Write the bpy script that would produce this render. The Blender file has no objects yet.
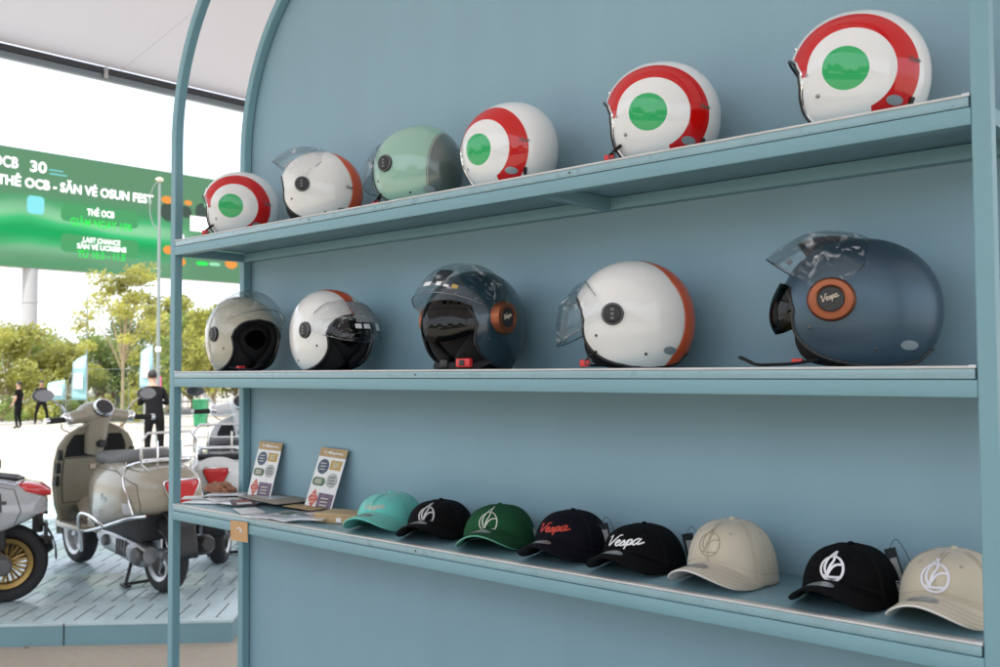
import bpy, bmesh, math, random
from math import sin, cos, pi, radians, sqrt, atan2, hypot
from mathutils import Vector, Matrix
from mathutils.bvhtree import BVHTree
random.seed(7)
scene = bpy.context.scene
col = scene.collection

# ------------------------------------------------------------------ camera
F_PX, YAW, PITCH, ROLL = 962.6, .7357, .0391, -.0053
CAM = Vector((0, 0, 1.48))
FW = Vector((-sin(YAW) * cos(PITCH), cos(YAW) * cos(PITCH), sin(PITCH)))
_r = Vector((cos(YAW), sin(YAW), 0)); _u = _r.cross(FW)
RT = _r * cos(ROLL) + _u * sin(ROLL)
UP = -_r * sin(ROLL) + _u * cos(ROLL)
cd = bpy.data.cameras.new('camera'); cam = bpy.data.objects.new('camera', cd); col.objects.link(cam)
cam.matrix_world = Matrix(((RT.x, UP.x, -FW.x, CAM.x), (RT.y, UP.y, -FW.y, CAM.y), (RT.z, UP.z, -FW.z, CAM.z), (0, 0, 0, 1)))
cd.sensor_width = 36; cd.lens = F_PX / 1000 * 36
cd.clip_start = .05; cd.clip_end = 2000
cd.dof.use_dof = True; cd.dof.focus_distance = 1.95; cd.dof.aperture_fstop = 8.0
scene.camera = cam

# ------------------------------------------------------------------ light
SUN_EL, SUN_AZ = radians(58), radians(-72)        # azimuth of the sun measured in the xy plane from +x
world = bpy.data.worlds.new('World'); scene.world = world; world.use_nodes = True
wn = world.node_tree.nodes; wl = world.node_tree.links
bg = wn['Background']; sky = wn.new('ShaderNodeTexSky'); sky.sky_type = 'NISHITA'; sky.sun_disc = False
sky.sun_elevation = SUN_EL; sky.sun_rotation = pi / 2 - SUN_AZ
sky.dust_density = 2.5; sky.air_density = 1.0; sky.ozone_density = .6
hz = wn.new('ShaderNodeMix'); hz.data_type = 'RGBA'; hz.inputs[0].default_value = .62; hz.inputs[7].default_value = (8.6, 8.95, 9.7, 1)   # thick bright overcast veil over the clear sky
wl.new(sky.outputs[0], hz.inputs[6]); wl.new(hz.outputs[2], bg.inputs[0]); bg.inputs[1].default_value = .15
sd = bpy.data.lights.new('sun', 'SUN'); sd.energy = 3.3; sd.angle = radians(.6); sd.color = (1, .96, .9)
sun = bpy.data.objects.new('sun', sd); col.objects.link(sun)
sdir = Vector((cos(SUN_EL) * cos(SUN_AZ), cos(SUN_EL) * sin(SUN_AZ), sin(SUN_EL)))
sun.rotation_euler = sdir.to_track_quat('Z', 'Y').to_euler(); sun.location = sdir * 30
vs = scene.view_settings; vs.view_transform = 'Standard'; vs.look = 'None'; vs.gamma = 1; vs.use_curve_mapping = False
vs.exposure = .80

# ------------------------------------------------------------------ pixel rays to real points
def ray(x, y): return FW * F_PX + RT * (x - 500) - UP * (y - 333.5)
def onX(x, y, X): d = ray(x, y); return CAM + d * (X / d.x)
def onY(x, y, Y): d = ray(x, y); return CAM + d * (Y / d.y)
def onZ(x, y, Z): d = ray(x, y); return CAM + d * ((Z - 1.48) / d.z)
def onD(x, y, D): return CAM + ray(x, y) * (D / F_PX)

# ------------------------------------------------------------------ materials
MATS = {}
def newmat(name):
    m = bpy.data.materials.new(name); m.use_nodes = True
    return m, m.node_tree.nodes, m.node_tree.links, m.node_tree.nodes['Principled BSDF']
def mat(name, colr, rough=.5, metal=0, coat=0, var=0, vscale=8, bump=0, bscale=60, emit=None, spec=.5, rvar=0, coord='Object', sheen=0):
    if name in MATS: return MATS[name]
    m, n, l, p = newmat(name)
    p.inputs['Base Color'].default_value = (*colr, 1); p.inputs['Roughness'].default_value = rough
    p.inputs['Metallic'].default_value = metal; p.inputs['Coat Weight'].default_value = coat
    p.inputs['Coat Roughness'].default_value = .06
    p.inputs['Specular IOR Level'].default_value = spec
    if sheen: p.inputs['Sheen Weight'].default_value = sheen
    if var or rvar or bump:
        tc = n.new('ShaderNodeTexCoord')
    if var or rvar:
        nz = n.new('ShaderNodeTexNoise'); nz.inputs['Scale'].default_value = vscale; nz.inputs['Detail'].default_value = 6
        l.new(tc.outputs[coord], nz.inputs['Vector'])
    if var:
        mr = n.new('ShaderNodeMapRange'); mr.inputs['From Min'].default_value = .25; mr.inputs['From Max'].default_value = .75
        mr.inputs['To Min'].default_value = 1 - var; mr.inputs['To Max'].default_value = 1 + var
        l.new(nz.outputs['Fac'], mr.inputs['Value'])
        mx = n.new('ShaderNodeVectorMath'); mx.operation = 'SCALE'; mx.inputs[0].default_value = colr
        l.new(mr.outputs[0], mx.inputs['Scale']); l.new(mx.outputs[0], p.inputs['Base Color'])
    if rvar:
        m2 = n.new('ShaderNodeMapRange'); m2.inputs['From Min'].default_value = .3; m2.inputs['From Max'].default_value = .7
        m2.inputs['To Min'].default_value = max(.02, rough - rvar); m2.inputs['To Max'].default_value = rough + rvar
        l.new(nz.outputs['Fac'], m2.inputs['Value']); l.new(m2.outputs[0], p.inputs['Roughness'])
    if bump:
        nb = n.new('ShaderNodeTexNoise'); nb.inputs['Scale'].default_value = bscale; nb.inputs['Detail'].default_value = 4
        l.new(tc.outputs[coord], nb.inputs['Vector'])
        b = n.new('ShaderNodeBump'); b.inputs['Strength'].default_value = bump; b.inputs['Distance'].default_value = .002
        l.new(nb.outputs['Fac'], b.inputs['Height']); l.new(b.outputs[0], p.inputs['Normal'])
    if emit:
        p.inputs['Emission Color'].default_value = (*colr, 1); p.inputs['Emission Strength'].default_value = emit
    MATS[name] = m; return m
def clear(name, tint=(.86, .9, .92), refl=.10, rough=.03):
    if name in MATS: return MATS[name]
    m, n, l, p = newmat(name)
    tr = n.new('ShaderNodeBsdfTransparent'); tr.inputs[0].default_value = (*tint, 1)
    gl = n.new('ShaderNodeBsdfGlossy'); gl.inputs['Roughness'].default_value = rough
    lw = n.new('ShaderNodeLayerWeight'); lw.inputs[0].default_value = .22
    mr = n.new('ShaderNodeMapRange'); mr.inputs['To Min'].default_value = refl * .5; mr.inputs['To Max'].default_value = .42
    l.new(lw.outputs['Fresnel'], mr.inputs['Value'])
    mx = n.new('ShaderNodeMixShader'); l.new(mr.outputs[0], mx.inputs[0]); l.new(tr.outputs[0], mx.inputs[1]); l.new(gl.outputs[0], mx.inputs[2])
    l.new(mx.outputs[0], n['Material Output'].inputs[0]); MATS[name] = m; return m

TEAL = mat('teal_paint', (.19, .355, .40), .5, var=.05, vscale=5, bump=.25, bscale=90, rvar=.08)
PANEL = mat('panel_paint', (.245, .39, .46), .6, var=.035, vscale=1.6, bump=.3, bscale=40)
_n = PANEL.node_tree.nodes; _l = PANEL.node_tree.links
for _z in [q for q in _n if q.type == 'TEX_NOISE'][:1]:      # vertical roller streaks and handling marks
    _m = _n.new('ShaderNodeMapping'); _m.inputs['Scale'].default_value = (5, 5, .7); _c = [q for q in _n if q.type == 'TEX_COORD'][0]
    _l.new(_c.outputs['Object'], _m.inputs['Vector']); _l.new(_m.outputs[0], _z.inputs['Vector'])
EDGE = mat('aluminium_edge', (.62, .64, .65), .4, metal=.2, var=.06, vscale=30)
BLACK = mat('black_plastic', (.012, .012, .013), .4)
FOAM = mat('black_lining', (.004, .004, .005), .9, bump=.6, bscale=300)
RUBBER = mat('rubber', (.016, .016, .017), .75, bump=.4, bscale=80)
CHROME = mat('chrome', (.8, .81, .82), .12, metal=1)
SILVER = mat('cast_aluminium', (.45, .46, .47), .38, metal=.9, var=.15, vscale=20)
RED = mat('red_plastic', (.65, .03, .03), .35)
WHITE = mat('white_plastic', (.8, .8, .8), .4)
PAPER = mat('white_paper', (.78, .78, .77), .6)
KRAFT = mat('kraft_card', (.48, .33, .17), .75, var=.12, vscale=60, bump=.3, bscale=200)
SCREW = mat('screw_steel', (.1, .1, .1), .4, metal=.8)

# ------------------------------------------------------------------ mesh helpers
class MB:
    def __init__(s): s.v = []; s.f = []; s.m = []
    def add(s, vs, fs, mi=0, M=None):
        o = len(s.v)
        s.v += [tuple(M @ Vector(v)) for v in vs] if M else [tuple(v) for v in vs]
        s.f += [tuple(i + o for i in f) for f in fs]; s.m += [mi] * len(fs); return s
    def box(s, x0, x1, y0, y1, z0, z1, bev=0, mi=0, M=None):
        bm = bmesh.new(); bmesh.ops.create_cube(bm, size=1)
        for v in bm.verts: v.co = Vector(((x0 + x1) / 2 + v.co.x * (x1 - x0), (y0 + y1) / 2 + v.co.y * (y1 - y0), (z0 + z1) / 2 + v.co.z * (z1 - z0)))
        if bev: bmesh.ops.bevel(bm, geom=bm.edges[:], offset=bev, segments=2, profile=.5, affect='EDGES')
        bm.verts.index_update()
        s.add([v.co[:] for v in bm.verts], [[v.index for v in f.verts] for f in bm.faces], mi, M); bm.free(); return s
    def tube(s, pts, r, n=8, closed=False, mi=0, M=None, flat=None, cap=True):
        pts = [Vector(p) for p in pts]; N = len(pts)
        if N < 2: return s
        rs = r if isinstance(r, (list, tuple)) else [r] * N
        vs, fs = [], []; nrm = None
        for i, p in enumerate(pts):
            a = pts[(i - 1) % N] if (closed or i > 0) else p; b = pts[(i + 1) % N] if (closed or i < N - 1) else p
            t = (b - a)
            t = t.normalized() if t.length > 1e-9 else Vector((0, 0, 1))
            if flat is not None:
                fl = flat[i] if isinstance(flat, list) else Vector(flat)
                nrm = (fl - t * fl.dot(t)); nrm = nrm.normalized() if nrm.length > 1e-6 else t.orthogonal().normalized()
            elif nrm is None: nrm = t.orthogonal().normalized()
            else:
                nrm = nrm - t * nrm.dot(t); nrm = nrm.normalized() if nrm.length > 1e-6 else t.orthogonal().normalized()
            bn = t.cross(nrm)
            for k in range(n):
                an = 2 * pi * k / n
                kx = .35 if flat is not None else 1
                vs.append(p + (nrm * cos(an) * kx + bn * sin(an)) * rs[i])
        m = N if closed else N - 1
        for i in range(m):
            for k in range(n):
                a = i * n + k; b = i * n + (k + 1) % n; c = ((i + 1) % N) * n + (k + 1) % n; d = ((i + 1) % N) * n + k
                fs.append((a, b, c, d))
        if not closed and cap: fs.append(tuple(range(n))[::-1]); fs.append(tuple((N - 1) * n + k for k in range(n)))
        return s.add(vs, fs, mi, M)
    def lathe(s, prof, n=32, axis='z', mi=0, M=None, closed=False):
        vs, fs = [], []; N = len(prof)
        for r, h in prof:
            for k in range(n):
                a = 2 * pi * k / n
                p = (r * cos(a), r * sin(a), h)
                if axis == 'y': p = (p[0], h, p[1])
                if axis == 'x': p = (h, p[0], p[1])
                vs.append(p)
        for i in range(N if closed else N - 1):
            for k in range(n): fs.append((i * n + k, i * n + (k + 1) % n, ((i + 1) % N) * n + (k + 1) % n, ((i + 1) % N) * n + k))
        return s.add(vs, fs, mi, M)
    def grid(s, P, mi=0, wrap=False, M=None):
        R = len(P); C = len(P[0]); vs = [p for row in P for p in row]; fs = []
        for i in range(R - 1):
            for j in range(C if wrap else C - 1):
                fs.append((i * C + j, i * C + (j + 1) % C, (i + 1) * C + (j + 1) % C, (i + 1) * C + j))
        return s.add(vs, fs, mi, M)
    def prism(s, poly, z0, z1, mi=0, M=None):
        n = len(poly); vs = [(x, y, z0) for x, y in poly] + [(x, y, z1) for x, y in poly]
        fs = [tuple(range(n))[::-1], tuple(range(n, 2 * n))] + [(i, (i + 1) % n, n + (i + 1) % n, n + i) for i in range(n)]
        return s.add(vs, fs, mi, M)
    def ball(s, c, r, n=16, mi=0, M=None):
        rx, ry, rz = r if isinstance(r, (tuple, list)) else (r, r, r); P = []
        for i in range(n // 2 + 1):
            a = pi * i / (n // 2) ; P.append([(c[0] + rx * sin(a) * cos(2 * pi * k / n), c[1] + ry * sin(a) * sin(2 * pi * k / n), c[2] + rz * cos(a)) for k in range(n)])
        return s.grid(P, mi, True, M)
    def build(s, name, mats, parent=None, angle=35, merge=0, recalc=True):
        me = bpy.data.meshes.new(name); me.from_pydata(s.v, [], s.f)
        mats = mats if isinstance(mats, (list, tuple)) else [mats]
        for m in mats: me.materials.append(m)
        me.polygons.foreach_set('material_index', s.m)
        bm = bmesh.new(); bm.from_mesh(me)
        if merge: bmesh.ops.remove_doubles(bm, verts=bm.verts[:], dist=merge)
        if recalc: bmesh.ops.recalc_face_normals(bm, faces=bm.faces[:])
        bm.to_mesh(me); bm.free()
        if angle:
            me.polygons.foreach_set('use_smooth', [True] * len(me.polygons)); me.set_sharp_from_angle(angle=radians(angle))
        me.update()
        o = bpy.data.objects.new(name, me); col.objects.link(o)
        if parent: o.parent = parent
        return o
def tag(o, label=None, cat=None, group=None, kind=None):
    if label: o['label'] = label
    if cat: o['category'] = cat
    if group: o['group'] = group
    if kind: o['kind'] = kind
    return o
def empty(name, loc=(0, 0, 0), rz=0, label=None, cat=None, group=None):
    o = bpy.data.objects.new(name, None); col.objects.link(o); o.location = loc; o.rotation_euler = (0, 0, rz); o.empty_display_size = .1
    return tag(o, label, cat, group)
def copy_tree(o, parent=None):
    c = o.copy(); col.objects.link(c); c.parent = parent
    for ch in [x for x in o.children]: copy_tree(ch, c)
    return c
def smooth_pts(pts, k=6, closed=False):
    pts = [Vector(p) for p in pts]; n = len(pts); out = []
    rng = range(n if closed else n - 1)
    for i in rng:
        p0 = pts[(i - 1) % n] if (closed or i > 0) else pts[0]; p1 = pts[i]; p2 = pts[(i + 1) % n]; p3 = pts[(i + 2) % n] if (closed or i + 2 < n) else pts[-1]
        for j in range(k):
            t = j / k
            out.append(.5 * ((2 * p1) + (p2 - p0) * t + (2 * p0 - 5 * p1 + 4 * p2 - p3) * t * t + (3 * p1 - p0 - 3 * p2 + p3) * t ** 3))
    if not closed: out.append(pts[-1])
    return out
def text_mesh(body, size=1, ext=0, bold=0):
    cu = bpy.data.curves.new('txt', 'FONT'); cu.body = body; cu.size = size; cu.extrude = ext; cu.offset = bold; cu.align_x = 'LEFT'
    cu.resolution_u = 3
    o = bpy.data.objects.new('txt', cu); col.objects.link(o); bpy.context.view_layer.update()
    me = bpy.data.meshes.new_from_object(o); bpy.data.objects.remove(o)
    vs = [v.co.copy() for v in me.vertices]; fs = [tuple(p.vertices) for p in me.polygons]; bpy.data.meshes.remove(me)
    return vs, fs

# lettering drawn as strokes, x to the right, y up
SCRIPT = {  # cursive word in the helmets' and caps' lettering
 'V': ([[(0, .75), (.12, .95), (.2, .7), (.22, .1), (.28, 0), (.5, .4), (.75, .95), (.95, 1.0)]], .72),
 'e': ([[(0, .25), (.25, .32), (.32, .48), (.2, .55), (.07, .4), (.06, .12), (.2, 0), (.45, .12)]], .42),
 's': ([[(0, .12), (.2, .5), (.3, .3), (.28, .08), (.1, .0), (.02, .06)], [(.28, .04), (.42, .12)]], .38),
 'p': ([[(.02, .2), (.14, .52), (.12, .1), (.04, -.4)], [(.1, .4), (.26, .54), (.38, .38), (.32, .08), (.14, .04)], [(.32, .06), (.5, .12)]], .46),
 'a': ([[(.36, .42), (.22, .54), (.06, .38), (.06, .1), (.18, 0), (.34, .2), (.38, .5), (.36, .1), (.44, .0), (.7, .12)]], .6)}
def script_word(w='Vespa', slant=.25):
    out = []; x = 0
    for ch in w:
        st, adv = SCRIPT[ch]
        for s_ in st: out.append([(x + a + slant * b, b) for a, b in [(q.x, q.y) for q in smooth_pts([(p[0], p[1], 0) for p in s_], 4)]])
        x += adv
    w_ = x + .2
    return [[((a - w_ / 2) / w_, b / w_) for a, b in s_] for s_ in out]       # width 1, centred
def emblem():
    ring = [(cos(a) * .5, sin(a) * .5) for a in [2 * pi * i / 40 for i in range(41)]]
    A = [(q.x, q.y) for q in smooth_pts([(-.04, .66, 0), (-.24, .38, 0), (-.31, .05, 0), (-.18, -.30, 0)], 5)]
    A2 = [(q.x, q.y) for q in smooth_pts([(-.04, .66, 0), (.04, .38, 0), (-.08, .12, 0), (-.18, -.30, 0)], 5)]
    B = [(q.x, q.y) for q in smooth_pts([(.47, .22, 0), (.18, .20, 0), (-.04, .0, 0), (-.18, -.30, 0)], 5)]
    C = [(q.x, q.y) for q in smooth_pts([(-.38, -.30, 0), (-.1, -.33, 0), (.38, -.30, 0)], 5)]
    return [ring, A, A2, B, C]
NEFLAG = [[(-.45, -.35), (-.45, .4), (.5, .25), (.5, -.3), (-.45, -.35)], [(-.3, -.2), (-.3, .22), (-.05, -.18), (-.05, .2)], [(.35, .16), (.12, .18), (.12, -.2), (.35, -.16)], [(.12, 0), (.3, 0)]]
def bvh_of(objs):
    vs, fs = [], []
    for o in objs:
        k = len(vs); vs += [v.co.copy() for v in o.data.vertices]; fs += [[i + k for i in p.vertices] for p in o.data.polygons]
    return BVHTree.FromPolygons(vs, fs)
def project(mb, bvh, strokes, org, dirv, right, up, size, r, lift=.0006, mi=0, dist=.5):
    org, dirv, right, up = Vector(org), Vector(dirv).normalized(), Vector(right).normalized(), Vector(up).normalized()
    for st in strokes:
        run, nr = [], []
        dense = []
        for i in range(len(st) - 1):
            a, b = st[i], st[i + 1]; k = max(1, int(hypot(b[0] - a[0], b[1] - a[1]) * size / .003))
            dense += [(a[0] + (b[0] - a[0]) * j / k, a[1] + (b[1] - a[1]) * j / k) for j in range(k)]
        dense.append(st[-1])
        for a, b in dense:
            loc, n, i_, d = bvh.ray_cast(org + right * a * size + up * b * size, dirv, dist)
            if loc is not None:
                if n.dot(dirv) > 0: n = -n
                run.append(loc + n * lift); nr.append(n)
            elif len(run) > 1: mb.tube(run, r, 6, mi=mi, flat=nr); run, nr = [], []
            else: run, nr = [], []
        if len(run) > 1: mb.tube(run, r, 6, mi=mi, flat=nr)
def patch(mb, bvh, org, dirv, right, up, w, h, mi=0, n=8, shape='rect', lift=.0008, dist=.5):
    org, dirv, right, up = Vector(org), Vector(dirv).normalized(), Vector(right).normalized(), Vector(up).normalized()
    P = []
    for i in range(n + 1):
        row = []
        for j in range(n + 1):
            a, b = j / n * 2 - 1, i / n * 2 - 1
            if shape == 'oval': a, b = a * sqrt(1 - b * b / 2), b * sqrt(1 - a * a / 2)
            loc, nn, _, _ = bvh.ray_cast(org + right * a * w / 2 + up * b * h / 2, dirv, dist)
            if loc is None: return False
            if nn.dot(dirv) > 0: nn = -nn
            row.append(loc + nn * lift)
        P.append(row)
    mb.grid(P, mi); return True

# ================================================================== GROUND AND SKY-LIT SURROUNDINGS
def gz(x): return -.42 * max(0, min(1, (-x - 11) / 24)) ** 1.3
gm, n, l, p = newmat('concrete_ground')
tc = n.new('ShaderNodeTexCoord'); n1 = n.new('ShaderNodeTexNoise'); n1.inputs['Scale'].default_value = .8; n1.inputs['Detail'].default_value = 9
n2 = n.new('ShaderNodeTexNoise'); n2.inputs['Scale'].default_value = 35; n2.inputs['Detail'].default_value = 5
l.new(tc.outputs['Object'], n1.inputs['Vector']); l.new(tc.outputs['Object'], n2.inputs['Vector'])
cr = n.new('ShaderNodeValToRGB'); cr.color_ramp.elements[0].position = .3; cr.color_ramp.elements[0].color = (.46, .41, .33, 1)
cr.color_ramp.elements[1].position = .72; cr.color_ramp.elements[1].color = (.60, .54, .45, 1)
mx = n.new('ShaderNodeMix'); mx.data_type = 'RGBA'; mx.blend_type = 'MULTIPLY'; mx.inputs[0].default_value = .35
l.new(n1.outputs['Fac'], cr.inputs[0]); l.new(cr.outputs[0], mx.inputs[6]); l.new(n2.outputs['Color'], mx.inputs[7]); l.new(mx.outputs[2], p.inputs['Base Color'])
p.inputs['Roughness'].default_value = .85
bp = n.new('ShaderNodeBump'); bp.inputs['Strength'].default_value = .4; bp.inputs['Distance'].default_value = .004; l.new(n2.outputs['Fac'], bp.inputs['Height']); l.new(bp.outputs[0], p.inputs['Normal'])
mb = MB(); xs = [-1200, -300, -120, -70, -50] + [-45 + i * 2 for i in range(18)] + [-10, 0, 20, 60, 300, 1200]
ys = [-1200, -200, -60, -20, 0, 10, 20, 30, 45, 60, 120, 300, 1200]
mb.grid([[(x, y, gz(x)) for y in ys] for x in xs]); g = mb.build('ground', gm, recalc=False); tag(g, kind='structure')
if g.data.polygons[0].normal.z < 0: g.data.flip_normals()
BLOCKER = mat('bounce_blocker_dark', (.045, .055, .06), .95, var=.15, vscale=6, bump=.6, bscale=120)
mb = MB(); mb.box(-3.35, 3.5, -1.3, 2.6, -.02, .012, .003); cp = mb.build('bounce_blocker', BLOCKER); tag(cp, kind='structure')  # unseen dark mat added to keep up-light off the board undersides
ASPH = mat('asphalt', (.16, .16, .16), .85, var=.15, vscale=3, bump=.5, bscale=60)
mb = MB(); mb.box(-7.6, 30, -45, -9, -.05, .006); fc = mb.build('far_bounce_blocker', mat('far_blocker_dark', (.06, .06, .062), .85, var=.15, vscale=3, bump=.5, bscale=60)); tag(fc, kind='structure')  # dark sheet added out of view behind the camera, lowers the ground bounce
GRASS = mat('lawn', (.16, .19, .05), .9, var=.45, vscale=2.0, bump=.8, bscale=20)
mb = MB(); 
mb.grid([[(-47, -60, gz(-47) + .004), (-47, 120, gz(-47) + .004)], [(-40, -60, gz(-40) + .004), (-40, 120, gz(-40) + .004)]])
rd = mb.build('road', ASPH, angle=0); tag(rd, kind='structure')
mb = MB(); P = [[(x, y, gz(x) + .02 + .03 * sin(y * 1.3)) for y in range(-20, 80, 2)] for x in (-39.6, -38.5, -37.4)]
mb.grid(P); lw_ = mb.build('lawn_strip', GRASS, angle=0); tag(lw_, kind='structure')
mb = MB(); mb.box(-37.4, -37.2, -20, 80, gz(-37.3) - .1, gz(-37.3) + .12, .02); kb = mb.build('kerb', mat('kerb_stone', (.45, .44, .42), .8, var=.1)); tag(kb, kind='structure')

# ================================================================== TENT
fab, n, l, p = newmat('tent_fabric')
df = n.new('ShaderNodeBsdfDiffuse'); tl = n.new('ShaderNodeBsdfTranslucent'); df.inputs[0].default_value = (.70, .665, .685, 1); tl.inputs[0].default_value = (.50, .47, .485, 1)
ms = n.new('ShaderNodeMixShader'); ms.inputs[0].default_value = .13
l.new(df.outputs[0], ms.inputs[1]); l.new(tl.outputs[0], ms.inputs[2]); l.new(ms.outputs[0], n['Material Output'].inputs[0])
TX0, TX1, TY0, TY1, TZ = -8.4, 6.0, -3.2, 9.0, 4.2
tent = empty('tent', ((TX0 + TX1) / 2, (TY0 + TY1) / 2, 0), 0, 'large white fabric event tent roof with a dark metal eave beam, above the display', 'tent')
cx, cy = (TX0 + TX1) / 2, (TY0 + TY1) / 2
mb = MB(); P = []
for i in range(41):
    row = []
    for j in range(41):
        x = TX0 + (TX1 - TX0) * i / 40; y = TY0 + (TY1 - TY0) * j / 40
        e = min((x - TX0), (TX1 - x), (y - TY0) * 1.1, (TY1 - y) * 1.1)
        z = TZ + .05 + .28 * e + .02 * sin(x * 1.7) * sin(y * 1.3) * min(1, e)
        row.append((x - cx, y - cy, z))
    P.append(row)
mb.grid(P); mb.build('canopy', fab, tent, 0)
for k in range(1, 5):
    mb = MB(); x = TX0; y = TY0 + (TY1 - TY0) * k / 5
    mb.tube([(TX0 - cx + .02, y - cy, TZ + .03), (TX0 - cx + 2.3, y - cy + .2, TZ + .65)], .003, 6)
    mb.build('seam', mat('seam_tape', (.66, .63, .645), .7), tent)
DKM = mat('dark_beam', (.035, .04, .05), .45); GRM = mat('grey_beam', (.20, .24, .27), .4, metal=.4)
mb = MB()
for (a, b, c, d) in ((TX0 - .04, TX0 + .04, TY0, TY1), (TX1 - .04, TX1 + .04, TY0, TY1)):
    mb.box(a - cx, b - cx, c - cy, d - cy, TZ - .025, TZ + .03, .006)
for (a, b, c, d) in ((TX0 + .04, TX1 - .04, TY0 - .04, TY0 + .04), (TX0 + .04, TX1 - .04, TY1 - .04, TY1 + .04)):
    mb.box(a - cx, b - cx, c - cy, d - cy, TZ - .025, TZ + .03, .006)
mb.build('eave_beam', DKM, tent)
mb = MB(); mb.box(TX0 - .03 - cx, TX0 + .03 - cx, TY0 - cy, TY1 - cy, TZ - .085, TZ - .027, .006); mb.build('lower_rail', GRM, tent)
mb = MB(); mb.box(TX0 + .038 - cx, TX0 + .055 - cx, 3.95 - cy, 3.99 - cy, TZ - .07, TZ + .03, .004); mb.build('clip', SILVER, tent)
for (x, y) in ((TX0, TY0), (TX1, TY0), (TX1, TY1), (TX0, TY1)):
    m2 = MB(); m2.box(x - .06 - cx, x + .06 - cx, y - .06 - cy, y + .06 - cy, 0, TZ - .086, .01); m2.build('tent_pole', GRM, tent)

# ================================================================== DISPLAY SHELF
L0, R0, D0, YB, T, LIP = -2.7185, -.4251, 1.5, 1.743, .0267, .0202
SH = {'top': 1.48 + .4046, 'mid': 1.48 + .0046, 'low': 1.48 - .3946}
AZ, AR, AT = 2.18, .66, 2.84
shelf = empty('display_shelf', ((L0 + R0) / 2, 1.63, 0), 0, 'tall dusty teal arched metal display shelf with three boards and a solid back panel', 'display shelf')
ox, oy = (L0 + R0) / 2, 1.63
def lx(x): return x - ox
def ly(y): return y - oy
PY = 1.7720
# upright posts with arched corners (left side curves to the flat top rail)
def arch_frame(yf, name):
    mb = MB(); path = []
    xi0, xi1 = lx(L0), lx(R0 + T)
    o, i = [], []
    pts = [(xi0, 0, 1, 0)] + [(xi0, AZ * k / 6, 1, 0) for k in range(1, 6)]
    for k in range(25):
        a = pi - (pi / 2) * k / 24; pts.append((xi0 + AR + AR * cos(a), AZ + AR * sin(a), -cos(a), -sin(a)))
    for k in range(25):
        a = pi / 2 - (pi / 2) * k / 24; pts.append((xi1 - AR + AR * cos(a), AZ + AR * sin(a), -cos(a), -sin(a)))
    pts += [(xi1, AZ * k / 6, -1, 0) for k in range(5, -1, -1)]
    b = .002; P = []
    for (x, z, nx, nz) in pts:
        P.append([(x + nx * du, ly(yf) + dv, z + nz * du) for du, dv in ((b, 0), (T - b, 0), (T, b), (T, T - b), (T - b, T), (b, T), (0, T - b), (0, b))])
    mb.grid(P, 0, True); return mb.build(name, TEAL, shelf, 40)
arch_frame(D0, 'front_frame'); arch_frame(YB, 'back_frame')
# back panel fills the arch
mb = MB(); poly = [(lx(L0) + .004, 0.02)]
for k in range(25):
    a = pi - (pi / 2) * k / 24; poly.append((lx(L0) + .004 + AR + AR * cos(a), AZ + (AR - .004) * sin(a)))
for k in range(25):
    a = pi / 2 - (pi / 2) * k / 24; poly.append((lx(R0 + T) - .004 - AR + AR * cos(a), AZ + (AR - .004) * sin(a)))
poly.append((lx(R0 + T) - .004, .02))
Mp = Matrix.Translation((0, ly(PY) + .012, 0)) @ Matrix.Rotation(pi / 2, 4, 'X')
mb.prism(poly, 0, .012, 0, Mp); mb.build('back_panel', PANEL, shelf, 30)
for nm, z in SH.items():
    m2 = MB()   # carrying beams front and back and sides
    zb = z - LIP
    m2.box(lx(L0 + T), lx(R0), ly(D0), ly(D0 + T), zb - T, zb - .0008, .0015)
    m2.build('front_beam', TEAL, shelf)
    m2 = MB(); m2.box(lx(L0 + T), lx(R0), ly(YB), ly(YB + T), zb - T, zb - .0008, .0015); m2.build('back_beam', TEAL, shelf)
    for x in (L0, R0):
        m2 = MB(); m2.box(lx(x) + .001, lx(x + T) - .001, ly(D0 + T), ly(YB), zb - T, zb - .0008, .0015); m2.build('side_beam', TEAL, shelf)
    m2 = MB(); xm = -1.27
    m2.box(lx(xm), lx(xm + T), ly(D0 + T), ly(YB), zb - T, zb - .0008, .0015); m2.build('cross_brace', TEAL, shelf)
    m2 = MB(); m2.box(lx(L0 + T) + .001, lx(R0) - .001, ly(D0) + .0195, ly(PY) - .001, zb, z - .0012, .0005); m2.build('shelf_board', mat('board_paint', (.20, .34, .39), .38, var=.06, vscale=6, bump=.2, bscale=50, rvar=.1), shelf)
    m2 = MB(); m2.box(lx(L0 + T) + .001, lx(R0) - .003, ly(D0) + .0005, ly(D0) + .019, zb + .0006, z - .0048, .0012); ee = m2.build('edge_trim', mat('edge_trim_paint', (.24, .39, .43), .33, metal=.0, coat=.3, var=.08, vscale=25, rvar=.1), shelf)
    for x, s_ in ((L0 + T, 1), (R0, -1)):
        m3 = MB(); m3.box(lx(x) + (.0012 if s_ > 0 else -.012), lx(x) + (.012 if s_ > 0 else -.0012), ly(D0) - .0006, ly(D0) + .0185, z - .0045, z + .0012, .0012); m3.build('end_clip', EDGE, ee)
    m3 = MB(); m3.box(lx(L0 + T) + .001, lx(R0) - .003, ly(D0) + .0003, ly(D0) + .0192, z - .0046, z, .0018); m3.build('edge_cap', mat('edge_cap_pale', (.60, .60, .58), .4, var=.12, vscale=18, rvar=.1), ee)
    m3 = MB()
    for x in ((-2.02, -1.17) if nm == 'top' else (-1.62,)):
        m3 = MB(); m3.lathe([(0, 0), (.0024, 0), (.0024, .0016), (0, .0016)], 10, 'y', 0, Matrix.Translation((lx(x), ly(D0) - .0007, zb + .0085)))
        m3.build('screw', SCREW, ee)

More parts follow.
